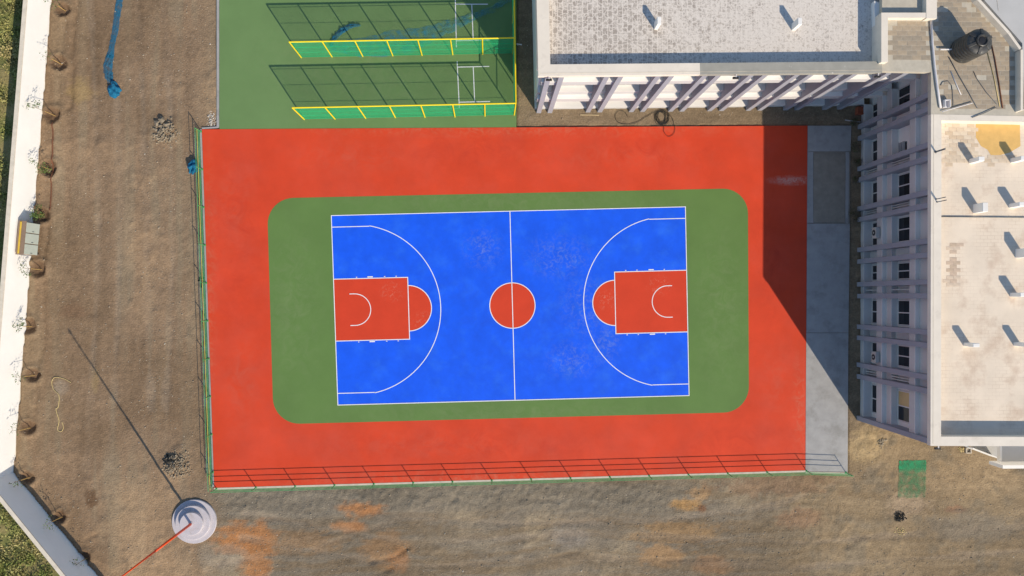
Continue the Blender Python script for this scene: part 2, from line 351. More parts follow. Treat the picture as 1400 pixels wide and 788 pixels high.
# gravelly strip along the lower fence
rough_strip = sstep(655, 668, PY) * (1 - sstep(690, 712, PY)) * sstep(290, 330, PX) * (1 - sstep(880, 1010, PX))
Z += rough_strip * (fbm(X * 3.4, Y * 3.4, 41, 2, .8) - .45) * .16
wheel = polydist(X, Y, [P(95, 60), P(90, 300), P(60, 600)])
Z -= .04 * np.exp(-(wheel / .35) ** 2)
for pl, wd, dp in (
    ([(106, 0), (99, 60), (98, 100), (96, 145), (88, 152)], .12, .10), ([(90, 20), (83, 75), (80, 140)], .12, .09), ([(60, 330), (60, 470), (52, 500), (48, 560)], .12, .09),
    ([(66, 300), (63, 340)], .14, .10), ([(90, 700), (112, 740), (138, 728), (142, 735)], .10, .07), ([(78, 640), (96, 672)], .1, .07), ([(130, 770), (165, 792)], .15, .08),
    ([(410, 705), (440, 730), (480, 727)], .10, .06), ([(505, 769), (540, 762), (560, 748)], .14, .10), ([(515, 785), (525, 782), (535, 778)], .12, .08),
    ([(905, 768), (940, 764), (1050, 764)], .14, .06), ([(755, 762), (790, 755)], .14, .07), ([(780, 570)], .1, .0) if False else ([(700, 680), (760, 686)], .12, .05)):
    d = polydist(X, Y, [P(*q, GZ) for q in pl]) + (fine - .5) * .15
    Z -= dp * np.exp(-(d / wd) ** 2)
PITS = []
for i, (px, py) in enumerate(SAPL):
    c = P(px, py, GZ); r = (.62, .64, .68, .70, .66, .68, .66, .60, .62, .58, .56, .54)[i]; PITS.append((c, r))
    d = np.hypot(X - c.x, (Y - c.y) * 1.05) + (mid - .5) * .4 + (fine - .5) * .35
    Z += -.19 * (1 - sstep(r * .55, r * .95, d)) + .13 * np.exp(-((d - r * 1.12) / .16) ** 2)
for px, py, r, h in ((228, 180, .9, .22), (240, 634, 1.1, .28), (1228, 712, .8, .15), (1200, 598, 1.6, .22), (1100, 700, 2.5, .1)):
    c = P(px, py, GZ); d = np.hypot(X - c.x, Y - c.y); Z += h * np.exp(-(d / r) ** 2) * (.5 + fine)
side2 = lambda a, b: (b.x - a.x) * (Y - a.y) - (b.y - a.y) * (X - a.x)
outside = (side2(WA, WB) < 0) | ((side2(WB, WC) < 0) & (Y < WB.y + 1))
outd = np.minimum(polydist(X, Y, [WA, WB]), polydist(X, Y, [WB, WC]))
Z = np.where(outside, GZ - .15 + (big - .5) * .6 * sstep(.3, 2, outd) + (mid - .5) * .2, Z)
flat = np.zeros(X.shape, bool)
for q in (RED_Q, PRAC_Q, CONC_Q): flat |= inpoly(X, Y, q)

def mixc(a, b, t): return a * (1 - t[..., None]) + np.array(b) * t[..., None]
col = np.zeros(X.shape + (3,)) + np.array((.225, .168, .104))
col = mixc(col, (.262, .180, .110), left)
col = mixc(col, (.225, .175, .112), left * sstep(.45, .7, streakL) * .8)
col = mixc(col, (.33, .225, .13), left * sstep(.55, .8, big) * .7)
col = mixc(col, (.21, .14, .08), left * sstep(.55, .3, big) * .5)
col = mixc(col, (.20, .167, .121), bot * sstep(.40, .62, streakB) * .9)
col = mixc(col, (.29, .225, .14), bot * sstep(.52, .72, big) * .7)
col = mixc(col, (.215, .182, .132), rough_strip * .9)
col = mixc(col, (.215, .185, .138), np.exp(-(((PX - 400) / 110) ** 2 + ((PY - 690) / 32) ** 2)) * .8)
rightb = sstep(1000, 1120, PX) * sstep(560, 600, PY)
col = mixc(col, (.255, .185, .105), rightb * .75); col = mixc(col, (.19, .155, .105), rightb * sstep(.5, .72, mid) * .7)
warp = (mid - .5) * .8 + (fine - .5) * .9 + (streakB - .5) * .9
def blob(px, py, rx, ry, c, k=1.0, edge=.32):
    global col
    d = np.hypot((PX - px) / rx, (PY - py) / ry) + warp * 1.1
    col = mixc(col, c, k * (1 - sstep(1 - edge, 1 + edge, d)) * (.65 + .5 * fine + .3 * (streakB - .5)).clip(0, 1))
ORG = (.41, .185, .07)
for b in ((335, 735, 38, 20, ORG, .95), (352, 765, 20, 28, ORG, .9), (318, 745, 22, 12, ORG, .8), (492, 696, 30, 10, ORG, .9), (478, 720, 22, 7, ORG, .8), (525, 752, 32, 22, (.33, .19, .09), .7),
          (545, 766, 14, 14, ORG, .5), (420, 742, 40, 15, (.33, .20, .10), .6), (935, 690, 24, 9, (.42, .24, .09), .85), (958, 676, 16, 8, (.40, .24, .11), .7), (925, 730, 52, 16, (.38, .235, .11), .75), (905, 757, 34, 14, (.38, .23, .11), .8), (972, 772, 26, 12, (.36, .20, .10), .6),
          (1092, 708, 30, 14, (.28, .165, .095), .6), (1306, 697, 12, 5, (.30, .13, .07), .45), (1330, 650, 60, 30, (.36, .26, .15), .6), (1185, 605, 24, 24, (.40, .29, .15), .75),
          (1060, 665, 80, 14, (.22, .13, .075), .6), (126, 682, 9, 12, (.13, .075, .04), .85, .12), (110, 125, 18, 16, (.36, .25, .10), .5), (130, 520, 5, 22, (.38, .27, .12), .5), (100, 425, 18, 12, (.20, .12, .07), .6),
          (83, 530, 10, 14, (.32, .27, .21), .4), (300, 760, 30, 16, (.26, .225, .17), .6), (780, 735, 22, 14, (.33, .30, .26), .35), (1240, 690, 26, 16, (.36, .27, .18), .7), (1330, 720, 60, 20, (.185, .165, .13), .6), (960, 695, 6, 5, (.2, .09, .04), .8), (640, 740, 60, 16, (.27, .22, .15), .5)):
    blob(*b)
TR = np.zeros(X.shape)
for pl in ([(122, -20), (130, 150), (136, 320), (128, 480), (118, 640)], [(160, 140), (164, 320), (158, 480), (150, 640)], [(186, -20), (196, 160), (200, 360), (206, 560)], [(222, -20), (232, 140), (236, 360), (226, 560)],
           [(330, 702), (560, 742), (800, 730), (1100, 742), (1420, 718)], [(330, 735), (560, 776), (800, 762), (1100, 775), (1420, 752)], [(520, 705), (700, 716), (900, 712), (1060, 690), (1200, 640)], [(300, 770), (420, 752), (520, 720), (600, 690)]):
    d = polydist(X, Y, [P(*q, GZ) for q in pl]) + (fbm(X * .5, Y * .5, 80, 2) - .5) * .5
    TR = np.maximum(TR, np.exp(-(d / .24) ** 4) * (.35 + .65 * sstep(.35, .6, fbm(X * .3, Y * .3, 84, 2))))
col = mixc(col, (.30, .235, .165), TR * .42); Z -= TR * .035 - TR * .012 * np.sin((X * .4 + Y) * 14)
for c, r in PITS: 
    d = np.hypot(X - c.x, Y - c.y) + (mid - .5) * .3; col = mixc(col, (.115, .068, .04), .7 * (1 - sstep(r * .75, r * 1.1, d)))
col = mixc(col, (.34, .32, .28), (sstep(264, 268, PX - (PY - 170) * .034) * (1 - sstep(278, 282, PX - (PY - 170) * .034)) * sstep(165, 175, PY) * (1 - sstep(660, 670, PY))) * sstep(.5, .62, mid) * .9)
near = np.minimum.reduce([polydist(X, Y, list(q) + [q[0]]) for q in (RED_Q, PRAC_Q, CONC_Q)])
Z = np.where((~flat) & (near < .5), np.minimum(Z, -.022 + .05 * near + np.clip(fbm(X * 1.6, Y * 1.6, 90, 3) - .47, 0, 1) * .38), Z)
Z = np.where(flat, -.30, Z)
far = sstep(60, 140, np.hypot(X, Y)); Z = Z * (1 - far) + (GZ - .4) * far + far * (fbm(X * .02, Y * .02, 50, 3) - .5) * 2
veg = np.zeros(X.shape + (3,)) + np.array((.16, .165, .055)); veg = mixc(veg, (.24, .20, .085), sstep(.45, .62, mid)); veg = mixc(veg, (.30, .22, .13), sstep(.55, .7, big) * .7)
veg = mixc(veg, (.30, .24, .16), (1 - sstep(.2, 1.0, outd)) * .6)
col = np.where(outside[..., None], veg, col)
col = np.where(outside[..., None], col, col * np.array((1.0, .985, .985)))
col *= (1 + (fbm(X * 5, Y * 5, 60, 2, .8) - .5)[..., None] * .45 + (streak - .5)[..., None] * (.55 + .1 * bot[..., None]) + (big - .5)[..., None] * .45)
col = np.clip(col, .01, .9)

ny, nx = X.shape
idx = np.arange(nx * ny).reshape(ny, nx)
quads = np.stack([idx[:-1, :-1], idx[:-1, 1:], idx[1:, 1:], idx[1:, :-1]], -1).reshape(-1, 4)
me = bpy.data.meshes.new('ground')
me.vertices.add(nx * ny); me.vertices.foreach_set('co', np.stack([X, Y, Z], -1).astype(np.float32).ravel())
me.loops.add(len(quads) * 4); me.loops.foreach_set('vertex_index', quads.astype(np.int32).ravel())
me.polygons.add(len(quads)); me.polygons.foreach_set('loop_start', np.arange(0, len(quads) * 4, 4, dtype=np.int32))
me.update(calc_edges=True)
ca = me.color_attributes.new('soil', 'FLOAT_COLOR', 'POINT')
ca.data.foreach_set('color', np.concatenate([col, np.ones(col.shape[:2] + (1,))], -1).astype(np.float32).ravel())
gm = mat('dirt', (.3, .2, .12), .95, .27, 8, 1.0, 9, .15, detail=12); gn = gm.node_tree.nodes
at = gn.new('ShaderNodeAttribute'); at.attribute_name = 'soil'
gm.node_tree.links.new(at.outputs['Color'], gn[gm['mx']].inputs[0])
ground = link('ground', me, gm); tag(ground, 'bare brown construction soil around the courts', None, kind='structure')
def gz(x, y):
    i = min(max(np.searchsorted(gy, y) - 1, 0), ny - 2); j = min(max(np.searchsorted(gx, x) - 1, 0), nx - 2)
    ty = (y - gy[i]) / (gy[i + 1] - gy[i]); tx_ = (x - gx[j]) / (gx[j + 1] - gx[j])
    return float((Z[i, j] * (1 - tx_) + Z[i, j + 1] * tx_) * (1 - ty) + (Z[i + 1, j] * (1 - tx_) + Z[i + 1, j + 1] * tx_) * ty)

# ------------------------------------------------------------------ court
add_smudges(M['red'], [(P(1082, 247).x, P(1082, 247).y, 2.2, .5)], (.62, .50, .42), .7, 3, (.38, .6))
add_smudges(M['red'], [(P(x, y).x, P(x, y).y, rx, ry) for x, y, rx, ry in ((320, 280, 2, 5), (330, 520, 2, 5), (1060, 520, 1.5, 4), (600, 610, 14, 1.6), (840, 215, 12, 1.6), (480, 215, 6, 1.8))], (.55, .11, .065), .45, .8, (.42, .68))
add_smudges(M['red'], [(P(x, y).x, P(x, y).y, rx, ry) for x, y, rx, ry in ((320, 330, 3, 9), (650, 205, 9, 2.2), (900, 210, 8, 2), (650, 610, 16, 2.2), (1000, 600, 6, 2.5), (1060, 350, 2, 8))], (.44, .028, .012), .55, .55, (.45, .75))
add_smudges(M['red'], [(P(x, y).x, P(x, y).y, rx, ry) for x, y, rx, ry in ((690, 655, 24, 1.0), (284, 420, .9, 14), (690, 176, 24, .9), (1095, 560, .9, 6))], (.50, .28, .17), .4, 1.4, (.45, .75))
for g_ in ('green', 'green2'): add_smudges(M[g_], [(P(x, y).x, P(x, y).y, rx, ry) for x, y, rx, ry in ((400, 420, 3, 9), (985, 420, 3, 9), (690, 275, 18, 1.5), (690, 565, 18, 1.5), (500, 90, 12, 6))], (.22, .27, .13), .4, 1.1, (.42, .72))
add_smudges(M['blue'], [(P(x, y).x, P(x, y).y, rx, ry) for x, y, rx, ry in ((765, 352, 3.2, 2.2), (782, 492, 2.6, 1.8), (828, 468, 1.6, 2.2), (800, 420, 2.4, 3), (660, 340, 2, 2))], (.27, .34, .46), .6, 2.6, (.47, .76))
add_smudges(M['blue'], [(P(700, 420).x, P(700, 420).y, 16, 9)], (.015, .075, .55), .5, .5, (.45, .75))
add_smudges(M['red2'], [(P(x, y).x, P(x, y).y, 1.2, 1.0) for x, y in ((535, 400), (580, 440), (900, 390), (830, 410))], (.62, .30, .20), .6, 4, (.52, .66))
court = MB().prism(RED_Q, -.4, 0).build('basketball_court', M['red']); tag(court, 'red painted court slab with green and blue basketball court', None, kind='structure')
def rounded(c, r, n=10):
    out = []; k = len(c)
    for i in range(k):
        p, a, b = c[i], c[i - 1], c[(i + 1) % k]
        d0 = (a - p).normalized(); d1 = (b - p).normalized()
        for j in range(n + 1):
            t = math.pi / 2 * j / n
            out.append(p + d0 * r * (1 - math.sin(t)) + d1 * r * (1 - math.cos(t)))
    return out
MB().sheet(rounded([P(365, 271.5), P(374, 580.5), P(1024, 563.5), P(1022.5, 257.5)], 2.05), .004).build('green_border', M['green'], court)
CQ = [P(453, 295), P(937, 283), P(942, 541), P(462, 554)]                    # TL TR BR BL
def K(a, b):                                                                 # court metres (a 0..28 along, b 0..15 down) -> world
    s, t = a / 28, b / 15
    q = (CQ[0] * (1 - s) + CQ[1] * s) * (1 - t) + (CQ[3] * (1 - s) + CQ[2] * s) * t
    return (q.x, q.y)
MB().sheet([K(0, 15), K(28, 15), K(28, 0), K(0, 0)], .008).build('blue_field', M['blue'], court)
LW = .062
def arc(cx, cy, r, a0, a1, n=48): return [(cx + r * math.cos(a0 + (a1 - a0) * i / n), cy + r * math.sin(a0 + (a1 - a0) * i / n)) for i in range(n + 1)]
def stroke(mb, pts, z, wd=LW):
    pts = [Vector((*p, 0)) for p in pts]; a, b = [], []
    for i, p in enumerate(pts):
        d = (pts[min(i + 1, len(pts) - 1)] - pts[max(i - 1, 0)]).normalized(); nn = Vector((-d.y, d.x, 0)) * wd / 2
        a.append(K(*(p + nn)[:2])); b.append(K(*(p - nn)[:2]))
    mb.ring(a, b, z)
for side in (0, 1):
    f = (lambda p: p) if side == 0 else (lambda p: (28 - p[0], p[1]))
    F = lambda pts: [f(p) for p in pts]
    ky = [(0, 9.95), (5.8, 9.95), (5.8, 5.05), (0, 5.05)]; ky = F(ky); ky = ky if side == 0 else ky[::-1]
    MB().sheet([K(*p) for p in ky], .012).build('key', M['red2'], court)
    sc_ = F(arc(5.8, 7.5, 1.8, math.pi / 2, -math.pi / 2)); sc_ = sc_ if side == 0 else sc_[::-1]
    MB().sheet([K(*p) for p in sc_], .0125).build('free_throw_semicircle', M['red2'], court)
    mb = MB(); stroke(mb, F(arc(5.8, 7.5, 1.8, math.pi / 2, -math.pi / 2)), .017); mb.build('court_line', M['line'], court)
    th = math.acos((2.99 - 1.575) / 6.75)
    mb = MB(); stroke(mb, F([(0, .92), (2.95, .92)] + arc(1.575, 7.5, 6.75, -th - .01, th + .01, 64) + [(2.95, 14.08), (0, 14.08)]), .016); mb.build('court_line', M['line'], court)
    mb = MB(); stroke(mb, F([(0, 5.05), (5.8, 5.05)]), .019); stroke(mb, F([(5.8, 5.05 - LW / 2), (5.8, 9.95 + LW / 2)]), .020); stroke(mb, F([(5.8, 9.95), (0, 9.95)]), .019)
    for s in (-1, 1):
        yb = 7.5 + s * 2.52
        for a, l_, h in ((1.75, .10, .06), (2.65, .42, .09), (3.95, .10, .06), (4.85, .10, .06)):
            stroke(mb, F([(a, yb + s * .04), (a + l_, yb + s * .04)]), .021, h)
    mb.build('court_line', M['line'], court)
    mb = MB(); stroke(mb, F([(1.2, 6.25), (1.575, 6.25)] + arc(1.575, 7.5, 1.25, -math.pi / 2, math.pi / 2, 40) + [(1.2, 8.75)]), .017); mb.build('court_line', M['line'], court)
MB().sheet([K(*p) for p in arc(14, 7.5, 1.8, 2 * math.pi, 0, 64)[:-1]], .0135).build('centre_circle', M['red2'], court)
mb = MB(); stroke(mb, arc(14, 7.5, 1.8, 0, 2 * math.pi, 72), .018); mb.build('court_line', M['line'], court)
mb = MB(); stroke(mb, [(14, 0), (14, 15)], .022); mb.build('court_line', M['line'], court)
mb = MB()
for a, b, z in (((-LW / 2, 0), (28 + LW / 2, 0), .024), ((-LW / 2, 15), (28 + LW / 2, 15), .024), ((0, 0), (0, 15), .025), ((28, 0), (28, 15), .025)): stroke(mb, [a, b], z)
mb.build('court_line', M['line'], court)
# practice area with crease marks
prac = MB().prism(PRAC_Q, -.4, 0).build('practice_court', M['green2']); tag(prac, 'green painted cricket practice slab beside red court', None, kind='structure')
def px_line(mb, a, b, z, wd): 
    A, B = P(*a), P(*b); d = (B - A).normalized(); n_ = Vector((-d.y, d.x, 0)) * wd / 2; mb.ring([A + n_, B + n_], [A - n_, B - n_], z)
for lines in ((((622, -22), (624, 65)), ((622, 6), (667, 6)), ((645, 6), (647, 56)), ((624, 56), (670, 55))), (((625, 84), (628, 148)), ((626, 92), (669, 91)), ((647, 92), (649, 140)), ((627, 140), (670, 139)))):
    mb = MB()
    for i, (a, b) in enumerate(lines): px_line(mb, a, b, .005 + .001 * i, .07)
    mb.build('crease_line', M['line'], prac)
# concrete apron slabs
apron = empty('concrete_apron', P(1132, 400)); tag(apron, 'grey concrete strip between red court and the building', None, kind='structure')
def slab(q, m, top): MB().prism([P(*p) for p in q], -.4, top).build('slab', m, apron)
slab([(1104.3, 172.2), (1101.3, 645), (1158.5, 645.2), (1163.5, 172.2)], M['concrete_dirty'], -.05)
slab([(1104.6, 172), (1104.2, 207), (1163, 207), (1164, 172)], M['concrete'], -.006)
slab([(1104.2, 207.6), (1103.4, 305), (1112, 305), (1112, 207.6)], M['concrete'], -.010)
slab([(1112.5, 210), (1112.3, 304.5), (1155, 304.5), (1156, 210)], M['concrete_dirty'], -.022)
slab([(1103.4, 306), (1102.6, 455), (1160, 455), (1162, 306)], M['concrete'], -.006)
slab([(1102.5, 455.6), (1101.4, 644.5), (1159, 645.5), (1160, 455.6)], M['concrete'], -.008)
slab([(1156.5, 208), (1156, 305.5), (1160, 305.5), (1161, 208)], M['concrete'], -.010)
# kerbs
kerb = empty('kerb', P(276, 400)); tag(kerb, 'narrow pale concrete edging round the court slabs', None, kind='structure')
def strip(a, b, wd, z0, z1, name, m, parent, inset=0.0):
    A, B = P(*a), P(*b); d = (B - A).normalized(); n_ = Vector((-d.y, d.x, 0)); A = A + n_ * inset; B = B + n_ * inset
    q = [A, B, B + n_ * wd, A + n_ * wd]
    if (q[1] - q[0]).cross(q[2] - q[1]).z < 0: q = q[::-1]
    return MB().prism(q, z0, z1).build(name, m, parent)
strip((292.5, 667.3), (1101.5, 643.3), -.16, -.4, -.004, 'edging', M['kerb'], kerb, -.005)
strip((1101.5, 645), (1159, 646.4), -.14, -.4, -.012, 'edging', M['kerb'], kerb, 0)
strip((275.6, 177), (292.6, 666), -.15, -.4, -.008, 'edging', M['concrete'], kerb, 0)
strip((299.6, -140), (299.6, 174), -.20, -.4, -.006, 'edging', M['concrete'], kerb, 0)
strip((276, 176.6), (299, 175), .12, -.4, -.010, 'edging', M['concrete'], kerb, 0)

# ------------------------------------------------------------------ railings round the court
def railing(name, label, pts_px, post_px, mats):
    r = empty(name, P(*pts_px[0], -.05)); tag(r, label, 'railing')
    a, b = P(*pts_px[0]), P(*pts_px[-1])
    for k, z in enumerate((1.1, .74, .42)):
        MB().tube([(p[0], p[1], z) for p in (P(*q) for q in pts_px)], .021, 6).build('rail', mats[k], r)
    inn = (Vector((0, 0, 0)) - (a + b) / 2).normalized()
    for q in post_px:
        c = P(*q); MB().tube([(c.x, c.y, -.3), (c.x, c.y, 1.12)], .033, 6).box(c.x - .07, c.x + .07, c.y - .07, c.y + .07, -.2, .012).build('post', mats[0], r)
    return r
nB = 17
bp_ = [(296 + (1156.5 - 296) * i / (nB - 1), 668.2 - 24.0 / 808 * min(53.78 * i, 808) + .04 * max(53.78 * i - 808, 0)) for i in range(nB)]
railing('court_railing', 'green three-rail railing along the court edge facing the long dirt yard', bp_, bp_, (M['fgreen'],) * 3)
lp = [(274.6 + (292 - 274.6) * i / 9.4, 180 + (666.5 - 180) * i / 9.4) for i in range(10)] 
railing('court_railing', 'green railing with yellow middle rail along the court side facing the boundary wall', lp + [(292.6, 667)], lp, (M['fgreen'], M['fyellow'], M['fgreen']))
# green debris net tied low on the left railing
def netting(mb_, p0, p1, z0, z1, s, d):
    a = Vector((p0[0], p0[1], 0)); b = Vector((p1[0], p1[1], 0)); L = (b - a).length; u = (b - a) / L; h = d / 2
    n_ = Vector((-u.y, u.x, 0)) * h
    zs = np.arange(z0, z1, s)
    for z in zs:
        k = len(mb_.v)
        for p in (a, b):
            for o, dz in ((n_, 0), (Vector((0, 0, 0)), h), (-n_, 0), (Vector((0, 0, 0)), -h)): mb_.v.append((p.x + o.x, p.y + o.y, z + dz))
        for i in range(4): mb_.f.append((k + i, k + (i + 1) % 4, k + 4 + (i + 1) % 4, k + 4 + i))
    for t in np.arange(0, L, s):
        p = a + u * t; k = len(mb_.v)
        for z in (z0, z1):
            for o in (u * h, n_, -u * h, -n_): mb_.v.append((p.x + o.x, p.y + o.y, z))
        for i in range(4): mb_.f.append((k + i, k + (i + 1) % 4, k + 4 + (i + 1) % 4, k + 4 + i))
mb = MB()
netting(mb, P(273.4, 180), P(291.3, 664), .02, .70, .05, .008)
gnet = mb.build('debris_net', M['netold']); tag(gnet, 'green mesh net tied low along the railing beside the dirt track', 'net')

# ------------------------------------------------------------------ cricket practice cage
cage = empty('cricket_net_cage', P(560, 120)); tag(cage, 'yellow framed cricket practice nets with green netting on green slab', 'sports net')
CH = 3.3
rows = [[(412, 79), (454, 78), (496, 77.3), (537, 76.5), (577, 76), (619, 75), (660, 74.3), (701.5, 73.5)],
        [(416, 163.5), (458, 163), (500, 162), (540.5, 161), (581, 160.5), (622, 160), (663, 159), (703, 157.5)]]
def vpost(q, z1=CH, r=.048): c = P(*q); MB().tube([(c.x, c.y, 0), (c.x, c.y, z1)], r, 8).build('post', M['yellow'], cage)
for row in rows:
    for q in row: vpost(q)
    a, b = P(*row[0]), P(*row[-1])
    MB().tube([(a.x, a.y, CH), (b.x, b.y, CH)], .052, 8).build('top_rail', M['yellow'], cage)
    for z in (CH - .22, 2.1, 1.06, .05): MB().tube([(a.x, a.y + .03, z), (b.x, b.y + .03, z)], .014, 5).build('net_cable', M['netgreen'], cage)
    mb = MB(); netting(mb, (a.x, a.y + .03), (b.x, b.y + .03), .05, CH - .05, .05, .0075); mb.build('netting', M['netgreen'], cage)
for q in ((702.4, 115), (701, 32), (700.6, -9)): vpost(q)
a, b = P(703, 157.5), P(700.6, -9)
MB().tube([(a.x, a.y, CH), (b.x, b.y, CH)], .052, 8).build('top_rail', M['yellow'], cage)
MB().tube([(a.x, a.y, 1.65), (b.x, b.y, 1.65)], .035, 8).build('mid_rail', M['yellow'], cage)
mb = MB(); netting(mb, (a.x - .03, a.y), (b.x - .03, b.y), .05, CH - .05, .05, .0075); mb.build('netting', M['netgreen'], cage)

def drape(path, widths, z, name, m, hump=.1, seg=8, seed=1, n_per=6):
    """cloth strip lying along a path (world points), wrinkled"""
    r = random.Random(seed); pts = []
    for i in range(len(path) - 1):
        for k in range(n_per):
            t = k / n_per; pts.append((path[i].lerp(path[i + 1], t), widths[i] + (widths[i + 1] - widths[i]) * t))
    pts.append((path[-1], widths[-1])); mb = MB()
    ph = [r.uniform(0, 6) for _ in range(6)]
    for i, (p, wd) in enumerate(pts):
        d = (pts[min(i + 1, len(pts) - 1)][0] - pts[max(i - 1, 0)][0]).normalized(); n_ = Vector((-d.y, d.x, 0))
        e0, e1 = r.uniform(.85, 1.15), r.uniform(.85, 1.15)
        for j in range(seg + 1):
            s = j / seg * 2 - 1; q = p + n_ * (s * wd / 2 * (e0 if s < 0 else e1))
            h = hump * (.35 + .35 * math.sin(i * .9 + j * 1.7 + ph[0]) + .3 * math.sin(i * 2.1 - j * .9 + ph[1])) * (1 - abs(s) ** 4)
            base = max(gz(q.x, q.y), -.12) if z is None else z
            mb.v.append((q.x, q.y, base + .025 + max(h, 0)))
    for i in range(len(pts) - 1):
        for j in range(seg): k = i * (seg + 1) + j; mb.f.append((k, k + 1, k + seg + 2, k + seg + 1))
    return mb.build(name, m, smooth=True)
o = drape([P(*q) for q in ((700, -4), (672, 14), (645, 24), (600, 42), (556, 58), (500, 64), (452, 66))], [.5, .5, .6, 1.2, 2.0, 1.7, .5], .02, 'blue_net', M['bluenet2'], .2, 10, 5)
tag(o, 'thin blue net trailing across the green practice lane', 'net')
bl = P(463, 52); mbx = [P(*q) for q in ((452, 64), (458, 52), (468, 42), (480, 36), (493, 35))]
o = drape(mbx, [.25, .4, .45, .35, .15], .02, 'blue_net_fold', M['bluenet'], .25, 6, 8); tag(o, 'gathered blue fold of net on the green practice slab', 'net')
o = drape([P(*q, GZ) for q in ((166, -12), (162, 12), (158, 40), (154, 62), (150, 80))], [.50, .52, .46, .42, .55], None, 'blue_shade_net', M['bluenet'], .06, 8, 3)
tag(o, 'long strip of blue shade net lying on the dirt track', 'net')
def crumple(px, py, r0, seed, name, label, squash=1.0, h=.35):
    r = random.Random(seed); bm = bmesh.new(); bmesh.ops.create_icosphere(bm, subdivisions=4, radius=1)
    ph = [Vector((r.uniform(-4, 4), r.uniform(-4, 4), r.uniform(-4, 4))) for _ in range(9)]
    for v in bm.verts:
        k = 1 + sum(math.sin(q.dot(v.co) * 2.2 + i) * (1.3 - i * .1) for i, q in enumerate(ph)) * .075
        v.co = Vector((v.co.x * r0 * k, v.co.y * r0 * squash * k, max(v.co.z * h * k, -.02)))
    me_ = bpy.data.meshes.new(name); bm.to_mesh(me_); bm.free(); c = P(px, py, GZ); o_ = link(name, me_, M['bluecrumple']); o_.location = (c.x, c.y, gz(c.x, c.y))
    return tag(o_, label, 'net')
mbx = [P(*q, GZ) for q in ((151, 76), (147, 90), (149, 104), (152, 114))]
o = drape(mbx, [.55, .75, .65, .45], None, 'blue_net_bundle', M['bluenet'], .16, 10, 12, 5); tag(o, 'twisted bundle of blue net at the end of the strip', 'net')
crumple(157, 123, .50, 4, 'blue_net_heap', 'crumpled heap of blue net on the dirt track', 1.25)
crumple(266, 229, .42, 9, 'blue_net_bundle', 'blue net bundle leaning at the foot of the railing', 1.3, .5)

# ------------------------------------------------------------------ flag mast on round steps
c = P(266.5, 712.5, GZ)
ped = empty('round_pedestal', (c.x, c.y, GZ)); tag(ped, 'lavender three-step round concrete pedestal under the orange mast', 'pedestal')
z0 = GZ - .1
for r_, h in ((1.70, .27), (1.32, .27), (.88, .27)):
    MB().lathe([(r_, z0), (r_, z0 + h - .02), (r_ - .025, z0 + h)], c.x, c.y, 72).build('step', M['pedestal'], ped); z0 += h
mast = empty('mast', (c.x, c.y, z0)); tag(mast, 'tall orange flag mast standing on the round pedestal', 'flagpole')
MB().tube([(c.x, c.y, z0 + .02), (c.x, c.y, 6.2)], .10, 14, .085).build('lower_tube', M['orange'], mast, True)
MB().tube([(c.x, c.y, 6.15), (c.x, c.y, 11.4)], .068, 14, .05).build('upper_tube', M['orange'], mast, True)
MB().lathe([(.19, z0), (.19, z0 + .025), (.12, z0 + .03), (.11, z0 + .08)], c.x, c.y, 24).build('base_flange', M['pedestal'], mast)
MB().lathe([(.02, 11.38), (.09, 11.43), (.11, 11.50), (.08, 11.58), (.01, 11.62)], c.x, c.y, 16).build('finial', M['yellow'], mast, True)

# ------------------------------------------------------------------ boundary wall
WH = 2.45
bw = empty('boundary_wall', WB); tag(bw, 'long white rendered boundary wall bending beside the tree pits', 'wall')
def wall_seg(a, b, nm):
    d = (b - a).normalized(); n_ = Vector((d.y, -d.x, 0))                    # outward side
    if n_.dot(Vector((-1, -.2, 0))) < 0: n_ = -n_
    return d, n_
d1, n1 = wall_seg(WA, WB, 1); d2, n2 = wall_seg(WB, WC, 2)
def isect(p, d, q, e): t = ((q.x - p.x) * e.y - (q.y - p.y) * e.x) / (d.x * e.y - d.y * e.x); return p + d * t
def offs(k): return [WA + n1 * k, isect(WA + n1 * k, d1, WB + n2 * k, d2), WC + n2 * k]
I0, O0 = offs(0), offs(.23)
for i in (0, 1):
    q = [I0[i], I0[i + 1], O0[i + 1], O0[i]]
    if (q[1] - q[0]).cross(q[2] - q[1]).z < 0: q = q[::-1]
    MB().prism(q, -.8, WH).build('wall_panel', M['bound'], bw)
Ia, Oa = offs(-.03), offs(.26)
for i in (0, 1):
    q = [Ia[i], Ia[i + 1], Oa[i + 1], Oa[i]]
    if (q[1] - q[0]).cross(q[2] - q[1]).z < 0: q = q[::-1]
    MB().prism(q, WH, WH + .07).build('coping', M['coping'], bw)

# ------------------------------------------------------------------ building
# east wing (facade faces the court), north wing (facade faces the sun)
oE = P(1171, 573, GZ); tE = P(1172.3, 180, GZ); uE = (tE - oE).normalized(); FE = Frame(oE, uE, Vector((-uE.y, uE.x, 0)))
oN = P(735, 155, GZ); tN = P(1122, 150.5, GZ); uN = (tN - oN).normalized(); FN = Frame(oN, uN, Vector((uN.y, -uN.x, 0)))
bld = empty('school_building', oE); tag(bld, 'L-shaped two-storey white building with lavender fins and flat roofs', 'building')
VW, VB, VA, VP = -1.0, -.20, -.5, -.3                                        # window wall, band front, apron front, plinth front
RZ, PZ = 8.40, 9.15
BANDS = ((2.35, 3.10), (6.45, 7.15))
